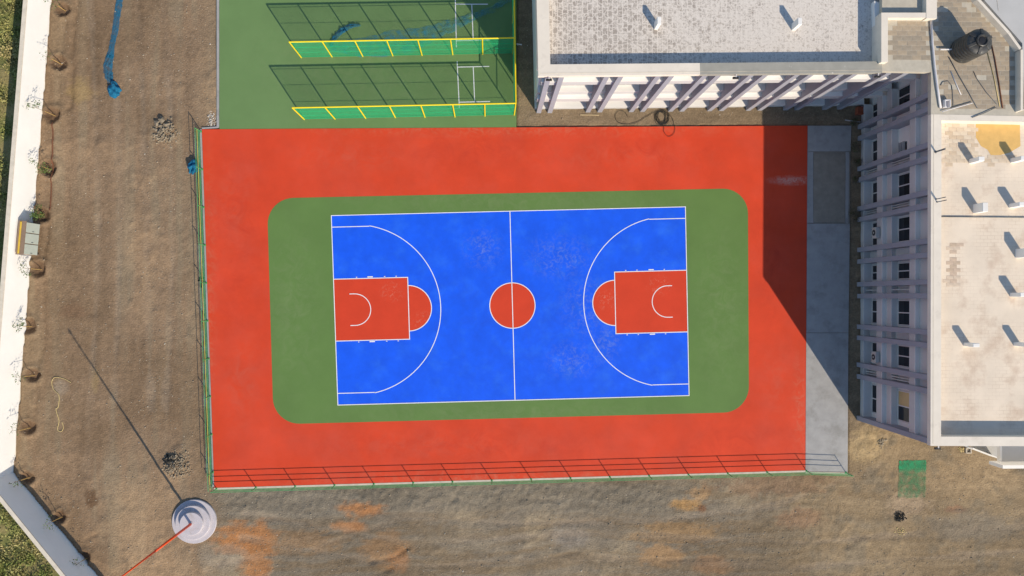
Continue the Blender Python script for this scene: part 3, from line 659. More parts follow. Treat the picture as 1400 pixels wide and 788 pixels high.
# corner where the two facades meet
def meet(FA, va, FB, vb):
    q = isect(Vector(FA.p(0, va, 0)), FA.u, Vector(FB.p(0, vb, 0)), FB.u); return FA.inv(q)[0], FB.inv(q)[0]
eU = lambda vv, ww: meet(FE, vv, FN, ww)
def facade_strip(v, z0, z1, m, name):
    ue, un = eU(v, v)
    mb = MB(); FE.box(mb, .02, ue, -1.2, v, z0, z1); mb.build(name, m, bld)
    mb = MB(); FN.box(mb, -.24, un, -1.2, v, z0, z1); mb.build(name, m, bld)
ueW, unW = eU(VW, VW)
mb = MB(); FE.box(mb, .0, ueW + 14, -13, VW, -.5, RZ - .02); mb.build('wall', M['wall'], bld)
mb = MB(); FN.box(mb, -.25, unW + .2, -13, VW, -.5, RZ - .02); mb.build('wall', M['wall'], bld)
facade_strip(VP, -.5, .31, M['beige'], 'plinth'); facade_strip(VP + .012, .31, .35, M['wall'], 'sill')
for z0_, z1_ in BANDS: facade_strip(VB, z0_, z1_ - .04, M['beige'], 'ledge'); facade_strip(VB + .015, z1_ - .04, z1_, M['wall'], 'ledge_cap')
facade_strip(VA, 3.10, 3.76, M['beige'], 'apron'); facade_strip(VA + .012, 3.76, 3.80, M['wall'], 'sill')
facade_strip(VA, 7.15, RZ - .06, M['beige'], 'apron')
# fins
finE = [571.5, 514.6, 498.7, 461.9, 446.8, 405, 389, 358, 342, 300.8, 286, 246.6, 231.5, 190, 174]
finN = [736.5, 751.5, 803.5, 819.6, 862.7, 878, 916.3, 931.8, 969.7, 985.7, 1022.5, 1038.5, 1073.5, 1089, 1127, 1147]
fE = [FE.inv(P(1172, y, GZ))[0] for y in finE]; fN = [FN.inv(P(x, 154, GZ))[0] for x in finN]
FWd = .36
def fin(F, u):
    mb = MB(); F.extrude(mb, [(-1.1, -.4), (0, -.4), (0, 8.80), (-.66, 8.80), (-.66, 8.2), (-1.1, 8.2)], u - FWd / 2, u + FWd / 2); o_ = mb.build('fin', M['fin'], bld)
    bm = bmesh.new(); bm.from_mesh(o_.data); bmesh.ops.recalc_face_normals(bm, faces=bm.faces[:]); bm.to_mesh(o_.data); bm.free()
fE[0] = max(fE[0], FWd / 2 - .1)
for u in fE: fin(FE, u)
for u in fN: fin(FN, u)
def window(F, u0, u1, z0, z1, gm=None, split=2):
    fr = MB(); t = .085; v0, v1 = VW - .02, VW + .07
    F.box(fr, u0, u1, v0, v1, z0, z0 + t); F.box(fr, u0, u1, v0, v1, z1 - t, z1)
    n_ = split; wd = (u1 - u0 - t * (n_ + 1)) / n_
    for i in range(n_ + 1): a = u0 + i * (wd + t); F.box(fr, a, a + t, v0, v1 - .002, z0 + t, z1 - t)
    wo_ = fr.build('window', M['frame'], bld)
    for i in range(n_):
        a = u0 + t + i * (wd + t); mb = MB(); F.box(mb, a, a + wd, VW - .02, VW + .03, z0 + t, z1 - t); mb.build('pane', gm if (gm and i == 1) else M['glass'], wo_)
def louvers(F, u0, u1, z0, z1, n_):
    sc_ = empty('louver_screen', F.p((u0 + u1) / 2, -.6, z0)); sc_.parent = bld; sc_.matrix_parent_inverse = bld.matrix_basis.inverted()
    for i in range(n_):
        a = u0 + (u1 - u0) * (i + .5) / n_; mb = MB(); F.box(mb, a - .035, a + .035, -.62, -.52, z0, z1); mb.build('slat', M['wall'], sc_)
BAYW = {}
for i in range(len(fE) - 1):
    u0, u1 = fE[i] + FWd / 2, fE[i + 1] - FWd / 2
    if u1 - u0 > .9:                                                         # wide bay
        g = .10 if u1 - u0 < 2.5 else .35
        for fl, (a, b) in enumerate(((.42, 2.2), (3.88, 6.25))):
            if fl == 1 and i == 12: continue
            window(FE, u0 + g, u1 - g, a, b, M['glass_blind'] if (i == 0 and fl == 1) else None)
    else:
        y = finE[i]
        nl = 3 if y in (300.8, 246.6, 514.6) else (1 if y == 405 else 0)
        if nl:
            for a, b in ((.352, 2.348), (3.802, 6.448)): louvers(FE, u0, u1, a, b, nl)
        else:
            for a, b in ((.352, 2.348), (3.802, 6.448)):
                mb = MB(); FE.box(mb, u0 - .02, u1 + .02, -1.05, -.82, a, b); mb.build('infill_panel', M['wall'], bld)
# inner corner windows and the small vent opening
u0 = fE[-1] + FWd / 2; window(FE, u0 + .25, u0 + 1.5, .42, 1.95); window(FE, u0 + .25, u0 + 1.7, 3.88, 5.95)
window(FE, fE[13] - FWd / 2 - .95, fE[13] - FWd / 2 - .3, 4.1, 4.9, None, 1) if False else None
vent = empty('vent_grille', FE.p(fE[12] + .8, VW, 4.0)); vent.parent = bld; vent.matrix_parent_inverse = bld.matrix_basis.inverted()
mb = MB(); FE.box(mb, fE[12] + .35, fE[12] + 1.15, VW - .02, VW + .02, 4.05, 4.85); mb.build('opening', M['glass'], vent)
for k in range(3): mb = MB(); FE.box(mb, fE[12] + .3, fE[12] + 1.2, VW + .02, VW + .22, 4.12 + .26 * k, 4.15 + .26 * k); mb.build('slat', M['frame'], vent)
for i in range(len(fN) - 1):
    u0, u1 = fN[i] + FWd / 2, fN[i + 1] - FWd / 2
    if u1 - u0 > .9:
        for a, b in ((.42, 2.2), (3.88, 6.25)): window(FN, u0 + .15, u1 - .15, a, b)
# parapets (caps overhang to the fin front)
PWt = .70
ueP, unP = eU(0.02, 0.02)
uS = -.16                                                                     # outer south end of the east wing roof
uTN = FE.inv(P(1276, 156.5, PZ))[0]                                           # north end of the east roof court
def cap(F, u0, u1, v0, v1, m, name='parapet', zz=PZ, zb=None):
    mb = MB(); F.box(mb, u0, u1, v0, v1, (8.80 if v1 > 0 else RZ - .4) if zb is None else zb, zz); o_ = mb.build(name, m, bld)
    if v1 > 0: mb = MB(); F.box(mb, u0 + .2, u1, v0 + .002, VA - .004, RZ - .35, 8.80); mb.build('parapet_wall', M['wall'], bld)
    return o_
cap(FE, uS, uTN, -PWt, .02, M['parapet'])                                     # west side of the east roof
cap(FE, uS, uS + .62, -13, -PWt - .001, M['parapet'])                         # south side
cap(FE, uTN - .40, uTN, -13, -PWt - .001, M['parapet'])                       # north side of the east roof
uBreak = FN.inv(P(957, 95, PZ))[0]; uTerr = FN.inv(P(1206, 92, PZ))[0]
cap(FN, -.62, uBreak, -.74, .02, M['parapet']); cap(FN, uBreak + .001, uTerr, -.74, .02, M['parapet_raw'])
cap(FN, -.62, .20, -13, -.741, M['parapet'])                                  # free end of the north wing
# shallow drip groove line on the caps
for F, a, b, m in ((FE, uS + .14, uTN, M['coping']), (FN, -.46, uBreak, M['coping']), (FN, uBreak, uTerr, M['kerb'])):
    mb = MB(); F.box(mb, a, b, -.165, -.14, PZ - .01, PZ + .012); mb.build('drip_line', m, bld)
# roofs
roofN = MB(); FN.box(roofN, .20, uTerr + .3, -13, -.74, RZ - .018, RZ); roofN = roofN.build('roof', M['mosaic'], bld)
roofE = MB(); FE.box(roofE, uS + .62, uTN - .40, -13, -PWt, RZ - .016, RZ + .002); roofE = roofE.build('roof', M['creamroof'], bld)
# terrace between the wings
TZ = PZ - .01
def W(px, py, z): return P(px, py, z)
tp = [W(1206, 97.5, TZ), Vector(FE.p(ueP, .02, 0)), Vector(FE.p(uTN + .001, .02, 0)), Vector(FE.p(uTN + .001, -6.9, 0)), W(1392, 80, TZ), W(1372, 48, TZ), W(1300, -60, TZ), W(1206, -60, TZ)]
terr = MB().prism(tp, 8.80, TZ).build('terrace', M['terrace'], bld)
tpi = [Vector(FN.p(uTerr - .2, VA, 0)), Vector(FE.p(eU(VA, VA)[0], VA, 0)), Vector(FE.p(uTN, VA, 0)), Vector(FE.p(uTN, -6.5, 0)), Vector(FE.p(uTN + 4, -6.5, 0)), Vector(FN.p(uTerr - .2, -5, 0))]
MB().prism(tpi, RZ - .2, 8.81).build('parapet_wall', M['wall'], bld)
tile_cols = [mat('terrace_tile_%d' % i, c_, .9, .15, 3, .15, 20, .2) for i, c_ in enumerate(((.37, .30, .22), (.41, .33, .235), (.34, .285, .215)))]
def tiles(poly, z, tw, th, mats_, parent, keep=1.0, gap=.03, name='tile', seed=3, exclude=None, centre=False):
    r = random.Random(seed); me_ = [MB().box(-tw / 2 + gap / 2, tw / 2 - gap / 2, -th / 2 + gap / 2, th / 2 - gap / 2, -.01, .008).mesh('tile') for _ in mats_]
    for a_, b_ in zip(me_, mats_): a_.materials.append(b_)
    xs = [p[0] for p in poly]; ys = [p[1] for p in poly]; row = 0; y = min(ys) + th / 2; n_ = 0
    while y < max(ys):
        x = min(xs) + tw / 2 + (tw / 2 if row % 2 else 0) - tw / 2
        while x < max(xs):
            cs = [(x, y)] if centre else [(x + sx * tw * .48, y + sy * th * .48) for sx in (-1, 1) for sy in (-1, 1)]
            if all(inpoly(np.array([q[0]]), np.array([q[1]]), poly)[0] for q in cs) and r.random() < keep and not (exclude and exclude(x, y)):
                o_ = bpy.data.objects.new(name, me_[r.randrange(len(me_))]); C.objects.link(o_); o_.location = (x, y, z + r.uniform(-.002, .004)); o_.rotation_euler = (0, 0, r.uniform(-.01, .01))
                o_.parent = parent; o_.matrix_parent_inverse = parent.matrix_basis.inverted(); n_ += 1
            x += tw
        y += th; row += 1
    return n_
tiles([W(1214, 29, TZ), W(1272, 29, TZ), W(1272, 82, TZ), W(1214, 82, TZ)], TZ, .66, .33, tile_cols, terr, .97, centre=True)
tiles([W(1276, -8, TZ), W(1326, -8, TZ), W(1368, 48, TZ), W(1386, 80, TZ), W(1388, 149, TZ), W(1286, 149, TZ)], TZ, .66, .33, tile_cols, terr, .97, seed=5, centre=True)
cream_cols = [mat('cream_tile_%d' % i, c_, .9, .1, 3, .1, 20, .2) for i, c_ in enumerate(((.66, .54, .40), (.62, .49, .35), (.70, .59, .45)))]
tiles([W(1287.5, 166, RZ), W(1345, 166, RZ), W(1345, 228, RZ), W(1287.5, 228, RZ)], RZ + .004, .52, .27, cream_cols, roofE, .97, .025, seed=8, exclude=lambda x, y: x > W(1335, 190, RZ).x and y > W(1330, 205, RZ).y)
tiles([W(1345, 208, RZ), W(1396, 208, RZ), W(1396, 228, RZ), W(1345, 228, RZ)], RZ + .004, .52, .27, cream_cols, roofE, .95, .025, seed=9)
# dark bare patch of tiles on the cream roof
bare = [mat('bare_tile_%d' % i, c_, .9, .15, 3, .1, 20, .2) for i, c_ in enumerate(((.58, .45, .34), (.54, .42, .31), (.64, .52, .40)))]
tiles([W(1289, 332, RZ), W(1318, 332, RZ), W(1316, 392, RZ), W(1289, 392, RZ)], RZ + .003, .5, .25, bare, roofE, .72, .02, seed=11)
# ochre coating patch
op = [W(*q, RZ) for q in ((1334, 166), (1394, 166), (1395, 200), (1380, 209), (1356, 215), (1350, 205), (1341, 200), (1334, 188))]
MB().sheet(op[::-1], RZ + .012).build('coating_patch', mat('ochre_coating', (.70, .44, .15), .85, .1, 2, .05), roofE)
# upstand round the small square of terrace, tall side wall by the stair head
UZ = 9.55
def pbox(pxs, z0, z1, m, name, parent=bld):
    q = [P(*p, z1) for p in pxs]
    if (q[1] - q[0]).cross(q[2] - q[1]).z < 0: q = q[::-1]
    return MB().prism(q, z0, z1).build(name, m, parent)
pbox([(1205, 17.5), (1214, 17.5), (1214, 85), (1205, 85)], RZ - .3, UZ, M['parapet'], 'upstand')
pbox([(1214.05, 17.5), (1266, 17.5), (1266, 24.5), (1214.05, 24.5)], RZ - .3, UZ - .003, M['parapet'], 'upstand')
pbox([(1266.5, -70), (1281, -70), (1281, 25.5), (1266.5, 25.5)], RZ - .3, UZ + .02, M['parapet'], 'upstand')
# chamfered east upstand of the terrace and the grey roof beyond
def wallstrip(pl, wd, z0, z1, m, name):
    for i in range(len(pl) - 1):
        A, B = P(*pl[i], z1), P(*pl[i + 1], z1); d = (B - A).normalized(); n_ = Vector((-d.y, d.x, 0)) * wd
        q = [A, B, B + n_, A + n_]
        if (q[1] - q[0]).cross(q[2] - q[1]).z < 0: q = q[::-1]
        MB().prism(q, z0, z1 - .004 * i).build(name, m, bld)
wallstrip([(1295, -60), (1336, 0), (1378, 46), (1394, 68)], .18, RZ - .6, 9.62, M['parapet'], 'upstand')
wallstrip([(1395.5, 68), (1395.5, 151)], .16, RZ - .6, 9.63, M['parapet'], 'upstand')
MB().prism([W(1300, -60, 9.3), W(1345, 2, 9.3), W(1396, 60, 9.3), W(1399, 150, 9.3), W(1500, 150, 9.3), W(1500, -60, 9.3)], RZ - .6, 9.40).build('roof', M['greyroof'], bld)
MB().tube([W(1363, 0, 9.41), W(1365, 15, 9.41)], .01, 4).build('roof_seam', M['kerb'], bld)
# column starter stubs on the roofs
def stub(px, py, wx, wy, h):
    c = P(px, py, RZ); MB().box(c.x, c.x + wx, c.y, c.y + wy, RZ - .02, RZ + h).build('column_stub', M['wall'], bld, bevel=.02)
for s in ((1324.5, 224, .42, .30, .95), (1381, 223, .46, .30, .95), (1330, 292, .38, .62, .95), (1379, 284.5, .55, .28, .95), (1388, 353, .40, .62, .95), (1380.5, 406, .52, .28, .95), (1317, 473.5, .46, .25, .95), (1385.5, 473, .46, .25, .95), (894, 41, .26, .50, .95), (1082, 42, .28, .48, 1.0)): stub(*s)
# low porch canopy at the south end
pz = 5.0
def pz_box(pxs, z0, z1, m): pbox(pxs, z0, z1, m, 'porch_canopy')
pz_box([(1369, 560), (1480, 560), (1480, 639), (1369, 639)], pz - .25, pz, M['greyroof'])
pz_box([(1367.5, 560), (1370, 560), (1370, 640), (1367.5, 640)], pz - .2, pz + .12, M['wall'])
pz_box([(1371.05, 636.5), (1480, 635.5), (1480, 640), (1371.05, 641)], pz - .2, pz + 1.15, M['wall'])
pbox([(1330, 600), (1368, 600), (1368, 627.5), (1330, 613)], 2.2, 2.45, M['greyroof'], 'stair_slab')
pbox([(1330, 612.5), (1368, 626.8), (1368, 628.3), (1330, 614)], 2.2, 3.3, M['wall'], 'stair_upstand')

# ------------------------------------------------------------------ things on the roofs
tc_ = P(1315, 70, TZ)
tank = empty('water_tank', (tc_.x, tc_.y, TZ)); tag(tank, 'black ribbed plastic water tank on the tiled terrace', 'water tank')
prof = [(.83, TZ + .01), (.86, TZ + .06)]
for k in range(6):
    zb = TZ + .12 + k * .245; prof += [(.86, zb), (.86, zb + .15), (.835, zb + .17), (.835, zb + .225)]
prof += [(.86, TZ + 1.62), (.84, TZ + 1.68), (.66, TZ + 1.80), (.42, TZ + 1.87), (.40, TZ + 1.87)]
MB().lathe(prof, tc_.x, tc_.y, 56).build('body', M['tank'], tank, True)
for k in range(6):
    a = k * math.pi / 3 + .4; d = Vector((math.cos(a), math.sin(a), 0)); n_ = Vector((-d.y, d.x, 0)) * .10
    A = Vector((tc_.x, tc_.y, 0)) + d * .42; B = Vector((tc_.x, tc_.y, 0)) + d * .85
    MB().quadbox([(*(A - n_).xy, TZ + 1.70), (*(B - n_).xy, TZ + 1.55), (*(B + n_).xy, TZ + 1.55), (*(A + n_).xy, TZ + 1.70), (*(A - n_).xy, TZ + 1.93), (*(B - n_).xy, TZ + 1.76), (*(B + n_).xy, TZ + 1.76), (*(A + n_).xy, TZ + 1.93)]).build('shoulder_rib', M['tank'], tank, bevel=.02)
lid = MB().lathe([(.40, TZ + 1.86), (.40, TZ + 1.97), (.36, TZ + 2.0), (.30, TZ + 2.0), (.28, TZ + 1.93)], tc_.x, tc_.y, 40).build('lid', M['tank'], tank)
MB().lathe([(.24, TZ + 1.935), (.20, TZ + 1.95), (.03, TZ + 1.96)], tc_.x, tc_.y, 32).build('lid_cap', M['black'], lid)
A = P(1298, 69, TZ); MB().tube([(A.x + .1, A.y, TZ + .18), (A.x - .75, A.y - .02, TZ + .18)], .05, 8).build('outlet_pipe', M['pipe'], tank)
def pipe(name, label, pts, r, m, cat='pipe'):
    o_ = MB().tube([tuple(p) for p in pts], r, 8).build(name, m, None, True); return tag(o_, label, cat)
def rp(q, z): return [P(x, y, z) for x, y in q]
pipe('roof_pipe', 'long white plastic pipe crossing the tiled terrace', rp([(1272.5, 26), (1275, 60), (1278, 92), (1281.5, 120), (1286, 148)], TZ + .09), .075, M['pipe'])
pipe('roof_hose', 'thin dark hose running from the tank foot across terrace tiles', rp([(1297, 78), (1310, 102), (1325, 128), (1336, 148)], TZ + .04), .025, M['pipedark'])
pipe('roof_hose', 'rusty thin pipe beside the chamfered upstand', rp([(1353, 50), (1360, 80), (1366, 115), (1371, 148)], TZ + .05), .035, M['rust'])
pipe('roof_hose', 'yellow brown pipe running next to the rusty pipe', rp([(1350, 72), (1359, 105), (1367, 146)], TZ + .04), .025, M['rope'])
pipe('roof_hose', 'short curled dark hose lying on terrace tiles', rp([(1286, 117), (1289, 112), (1296, 111), (1301, 117), (1302, 124), (1303, 146)], TZ + .03), .02, M['pipedark'])
pipe('roof_hose', 'pale offcut of pipe lying on terrace tiles', rp([(1300, 98), (1308, 117), (1314, 130)], TZ + .04), .03, M['pipe'])
pipe('roof_hose', 'bent dark hose between the pale offcut and rusty pipe', rp([(1331, 98), (1335, 107), (1348, 126), (1363, 143)], TZ + .03), .022, M['pipedark'])
pipe('roof_conduit', 'thin dark conduit crossing the cream roof', rp([(1287, 296.5), (1340, 297), (1402, 297.5)], RZ + .06), .028, M['pipedark'])
pipe('metal_bar', 'steel bar lying across the roof parapet beside the terrace', rp([(1329, 161), (1345, 155), (1362, 147)], PZ + .05), .025, M['pipedark'])
pipe('metal_bar', 'long white bar leaning near the pipe elbow on terrace', rp([(1288, 153), (1305, 148), (1330, 141)], PZ + .09), .03, M['pipe'])
def vpipe(px, py, r, label):
    c_ = P(px, py, PZ); o_ = MB().tube([(c_.x, c_.y, PZ - .01), (c_.x, c_.y, PZ + .95)], r, 10).lathe([(r * 1.6, PZ), (r * 1.6, PZ + .03)], c_.x, c_.y, 12).build('vent_pipe', M['pipedark']); tag(o_, label, 'pipe', 'vent pipes on the parapet')
vpipe(1279, 208, .055, 'single thick vent pipe standing on the cream roof parapet')
vpipe(1280, 272.5, .03, 'thin vent pipe of the pair nearer to the single thick vent pipe'); vpipe(1281, 276.5, .03, 'thin vent pipe of the pair nearer to the dark roof conduit')
bx = P(1292, 143, TZ); o = MB().box(bx.x - .2, bx.x + .2, bx.y - .25, bx.y + .25, TZ + .008, TZ + .06).box(bx.x - .2, bx.x - .14, bx.y - .25, bx.y + .25, TZ + .06, TZ + .3).box(bx.x + .14, bx.x + .2, bx.y - .25, bx.y + .25, TZ + .06, TZ + .3).box(bx.x - .138, bx.x + .138, bx.y + .19, bx.y + .25, TZ + .06, TZ + .3).build('valve_box', M['pipe']); tag(o, 'small open white valve box beside the terrace pipe', 'box')
# security cameras
def camera_unit(F, u, z, label, south=False):
    v0 = .02
    t = empty('security_camera', F.p(u, v0, z)); tag(t, label, 'camera', 'security cameras under the parapets')
    mb = MB(); F.box(mb, u - .03, u + .03, v0, v0 + .16, z + .02, z + .08); mb.build('bracket', M['pipe'], t)
    mb = MB(); F.box(mb, u - .20, u + .20, v0 + .12, v0 + .27, z - .12, z + .015); mb.build('housing', M['black'], t, bevel=.02)
camera_unit(FN, FN.inv(P(750, 107, 8.7))[0], 8.98, 'black security camera by the free end of the north facade')
camera_unit(FN, FN.inv(P(1004, 104, 8.7))[0], 8.98, 'black security camera halfway along the north facade')
camera_unit(FN, FN.inv(P(1197, 103, 8.7))[0], 8.98, 'black security camera near the inner corner of the facades')
FS = Frame(FE.p(uS, 0, 0), -FE.v, -FE.u)
camera_unit(FS, FS.inv(P(1283, 614, 9))[0], 8.95, 'black security camera at the porch end of the building')
# air conditioners on the east wing
def ac(u, z, label):
    t = empty('air_conditioner', FE.p(u, VB, z)); tag(t, label, 'air conditioner', 'air conditioners on the facade')
    mb = MB(); FE.box(mb, u - .42, u + .42, VB + .06, VB + .38, z, z + .58); mb.build('casing', M['acbody'], t, bevel=.015)
    q = Vector(FE.p(u, VB + .382, z + .29)); n_ = FE.v
    mb = MB(); mb.tube([q - n_ * .01, q + n_ * .012], .22, 24); g = mb.build('fan_grille', M['black'], t)
    mb = MB(); mb.tube([q + n_ * .012, q + n_ * .03], .07, 12); mb.build('hub', M['acbody'], g)
    for s in (-.3, .3): mb = MB(); FE.box(mb, u + s - .02, u + s + .02, VB - .005, VB + .40, z - .06, z - .001); mb.build('bracket', M['pipedark'], t)
ac(FE.inv(P(1190, 488, 2.3))[0], 2.30, 'stained air conditioner on the ledge two bays from the porch end')
ac(FE.inv(P(1190, 319, 2.3))[0], 2.30, 'rusty air conditioner on the ledge midway along the shaded facade')

# ------------------------------------------------------------------ plants
def leaves(mb, c_, rx, ry, rz, n_, size, r):
    for _ in range(n_):
        while True:
            p = Vector((r.uniform(-1, 1), r.uniform(-1, 1), r.uniform(-1, 1)))
            if p.length < 1: break
        q = Vector((c_[0] + p.x * rx, c_[1] + p.y * ry, c_[2] + p.z * rz))
        a = Vector((r.gauss(0, 1), r.gauss(0, 1), r.gauss(0, .6))).normalized(); b = a.cross(Vector((r.gauss(0, 1), r.gauss(0, 1), r.gauss(0, 1)))).normalized()
        s = size * r.uniform(.6, 1.3); k = len(mb.v)
        mb.v += [tuple(q - a * s), tuple(q - b * s * .45), tuple(q + a * s), tuple(q + b * s * .45)]; mb.f.append((k, k + 1, k + 2, k + 3))
ORD = ['first', 'second', 'third', 'fourth', 'fifth', 'sixth', 'seventh', 'eighth', 'ninth', 'tenth']
SH = [1.5, 2.3, 2.5, 1.7, 1.2, 2.2, 1.7, 1.9, 2.0, 1.6, 2.0, 1.6]; SN = [30, 26, 70, 90, 150, 60, 110, 36, 34, 26, 40, 34]
for i, (px, py) in enumerate(SAPL):
    r = random.Random(100 + i); c_ = P(px, py, GZ); zb = gz(c_.x, c_.y) - .05; h = SH[i]
    if i == 9: lab = 'sapling in the round pit right at the bend of the white wall'
    elif i > 9: lab = ('sparse sapling in the first pit along the shaded wall stretch', 'sparse sapling in the second pit along the shaded wall stretch')[i - 10]
    else: lab = '%s sapling from the wall bend in the row along the sunlit white wall' % ORD[8 - i]
    t = empty('sapling', (c_.x, c_.y, zb)); tag(t, lab, 'sapling', 'saplings in pits along the boundary wall')
    lx, ly = r.uniform(-.12, .05), r.uniform(-.1, .1)
    top = Vector((c_.x + lx, c_.y + ly, zb + h))
    mb = MB().tube([(c_.x, c_.y, zb), (c_.x + lx * .4 + .03, c_.y + ly * .5, zb + h * .5), top], .022, 6, .008)
    tips = []
    for k in range(5):
        a = r.uniform(0, 6.28); L = r.uniform(.25, .5); s = Vector((c_.x + lx, c_.y + ly, zb)) + Vector((0, 0, h * r.uniform(.6, .95)))
        e = s + Vector((math.cos(a) * L, math.sin(a) * L, L * .5)); mb.tube([s, e], .009, 4, .004); tips.append(e)
    mb.build('trunk', M['bark'], t)
    st = c_ + Vector((.10, -.05, 0)); MB().tube([(st.x, st.y, zb), (st.x - .05, st.y + .03, zb + min(1.25, h * .62))], .020, 6, .016).build('support_stake', M['bamboo'], t)
    mb = MB()
    for e in tips + [top]: leaves(mb, e, .24, .24, .2, SN[i] // 6, .075, r)
    if i in (3, 4): leaves(mb, (c_.x - .1, c_.y - .1, zb + .40), .42, .30, .28, 75, .085, r)
    mb.build('crown', M['leaf'], t)
# undergrowth outside the wall
NL = 62000
r = rng; base = []
mbv = []; mbf = []
pts = []
while len(pts) < 2600:
    x = r.uniform(-43, -27); y = r.uniform(-26, 27)
    p = Vector((x, y, 0))
    out1 = (WB.x - WA.x) * (y - WA.y) - (WB.y - WA.y) * (x - WA.x) < 0
    out2 = (WC.x - WB.x) * (y - WB.y) - (WC.y - WB.y) * (x - WB.x) < 0 and y < WB.y + 1
    if not (out1 or out2): continue
    dd = min(float(polydist(np.array([x]), np.array([y]), [WA, WB])[0]), float(polydist(np.array([x]), np.array([y]), [WB, WC])[0]))
    if dd < .75 or dd > 7.5: continue
    dens = fbm(np.array([x * .5]), np.array([y * .5]), 71, 3)[0]
    if r.random() > .25 + 1.5 * (dens - .3): continue
    pts.append((x, y, dens))
per = NL // len(pts)
cen = np.repeat(np.array(pts), per, 0); n_ = len(cen)
hh = (.10 + np.clip(cen[:, 2] - .46, 0, 1) * 2.4)
off = r.normal(0, 1, (n_, 3)); zz = np.abs(r.normal(0, .5, n_)) * hh
q = np.stack([cen[:, 0] + off[:, 0] * .24, cen[:, 1] + off[:, 1] * .24, GZ - .22 + zz + (cen[:, 2] - .4) * .3], -1)
a = r.normal(0, 1, (n_, 3)); a[:, 2] *= .7; a /= np.linalg.norm(a, axis=1)[:, None]; b = np.cross(a, r.normal(0, 1, (n_, 3))); b /= np.linalg.norm(b, axis=1)[:, None]
s = (.05 + .08 * r.random(n_))[:, None]
V = np.stack([q - a * s, q - b * s * .45, q + a * s, q + b * s * .45], 1).reshape(-1, 3)
me = bpy.data.meshes.new('undergrowth'); me.vertices.add(len(V)); me.vertices.foreach_set('co', V.astype(np.float32).ravel())
me.loops.add(len(V)); me.loops.foreach_set('vertex_index', np.arange(len(V), dtype=np.int32)); me.polygons.add(n_); me.polygons.foreach_set('loop_start', np.arange(0, len(V), 4, dtype=np.int32)); me.update(calc_edges=True)
o = link('undergrowth', me, M['under']); tag(o, 'scrubby green and yellow undergrowth outside the boundary wall', 'undergrowth', kind='stuff')
# dry weeds at the foot of the shaded facade
for i, (px, py, rr) in enumerate(((1168, 202, .45), (1172, 222, .35), (1166, 292, .5), (1171, 300, .4), (1168, 246, .3), (1167, 168, .35))):
    rd = random.Random(300 + i); c_ = P(px, py, GZ); zb = gz(c_.x, c_.y); t = empty('weed_clump', (c_.x, c_.y, zb))
    tag(t, ('dry weed clump beside the upper end of the sunken concrete panel', 'small weed clump against the facade near the sunken concrete panel', 'large dry weed clump at the lower corner of the sunken panel', 'weed clump between the facade and the large dry clump', 'smallest weed tuft midway along the sunken concrete panel', 'weed clump in the shaded inner corner near the orange crate')[i], 'weed', 'weeds at the foot of the facade')
    mb = MB()
    for k in range(9):
        a_ = rd.uniform(0, 6.28); L = rr * rd.uniform(.5, 1); mb.tube([(c_.x, c_.y, zb - .03), (c_.x + math.cos(a_) * L * .5, c_.y + math.sin(a_) * L * .5, zb + L * .7), (c_.x + math.cos(a_) * L, c_.y + math.sin(a_) * L, zb + L * .9)], .008, 4, .003)
    mb.build('stem', M['weed'], t); mb = MB(); leaves(mb, (c_.x, c_.y, zb + rr * .5), rr, rr, rr * .5, 150, .06, rd); mb.build('foliage', M['weed'], t)

# ------------------------------------------------------------------ stones and debris
def free(px, py):
    if px < 20 + (650 - py) * .077 + 6: return False
    if 268 < px < 1166 and 168 < py < 668: return False
    if 294 < px < 708 and py < 176: return False
    if px > 1166 and py < 610: return False
    if px > 725 and py < 152: return False
    if py > 640 and px < 20 + (py - 640) * .85 + 14: return False
    return True
GCL = rng.random((40, 60))
def TABC(px, py):
    a, b = max(0, min(38.99, py / 21 + .5)), max(0, min(58.99, px / 24 + .5)); i, j = int(a), int(b); a -= i; b -= j
    return (GCL[i, j] * (1 - b) + GCL[i, j + 1] * b) * (1 - a) + (GCL[i + 1, j] * (1 - b) + GCL[i + 1, j + 1] * b) * a
mb = MB(); n_ = 0
rr_ = random.Random(55)
while n_ < 13000:
    px, py = rr_.uniform(10, 1400), rr_.uniform(-10, 800)
    if not free(px, py): continue
    dens = .25 + (1 if (660 < py < 700 and 290 < px < 950) else 0) + (.9 if 190 < px < 290 and py < 640 else 0) + (.3 if py > 640 else 0)
    if rr_.random() > dens * (2.2 * TABC(px, py))**2: continue
    c_ = P(px, py, GZ); sz = min(.017 * math.exp(abs(rr_.gauss(0, .55))), .085)
    mb.rock(c_.x, c_.y, gz(c_.x, c_.y) + sz * .2, sz); n_ += 1
o = mb.build('gravel', M['gravel']); tag(o, 'loose stones scattered over the dirt', 'gravel', kind='stuff')
mb = MB(); n_ = 0
while n_ < 500:
    px, py = rr_.uniform(10, 1400), rr_.uniform(-10, 800)
    if not free(px, py): continue
    c_ = P(px, py, GZ); sz = min(.022 * math.exp(abs(rr_.gauss(0, .5))), .07); mb.rock(c_.x, c_.y, gz(c_.x, c_.y) + sz * .2, sz); n_ += 1
o = mb.build('pale_gravel', mat('pale_stone', (.50, .43, .34), .9, .2, 3)); tag(o, 'pale stone chips scattered over the dirt', 'gravel', kind='stuff')
def heap(px, py, rx, ry, h, n__, smin, smax, m, name, label, cat):
    mb = MB(); c_ = P(px, py, GZ); rd = random.Random(px)
    for _ in range(n__):
        a_, d = rd.uniform(0, 6.28), math.sqrt(rd.random()) * rd.uniform(.5, 1.15); x, y = c_.x + math.cos(a_) * d * rx, c_.y + math.sin(a_) * d * ry
        sz = smin * (smax / smin) ** (rd.random() ** 2.2); mb.rock(x, y, gz(x, y) + max(0, 1 - d) * h * rd.random() + sz * .15, sz)
    return tag(mb.build(name, m), label, cat, kind='stuff')
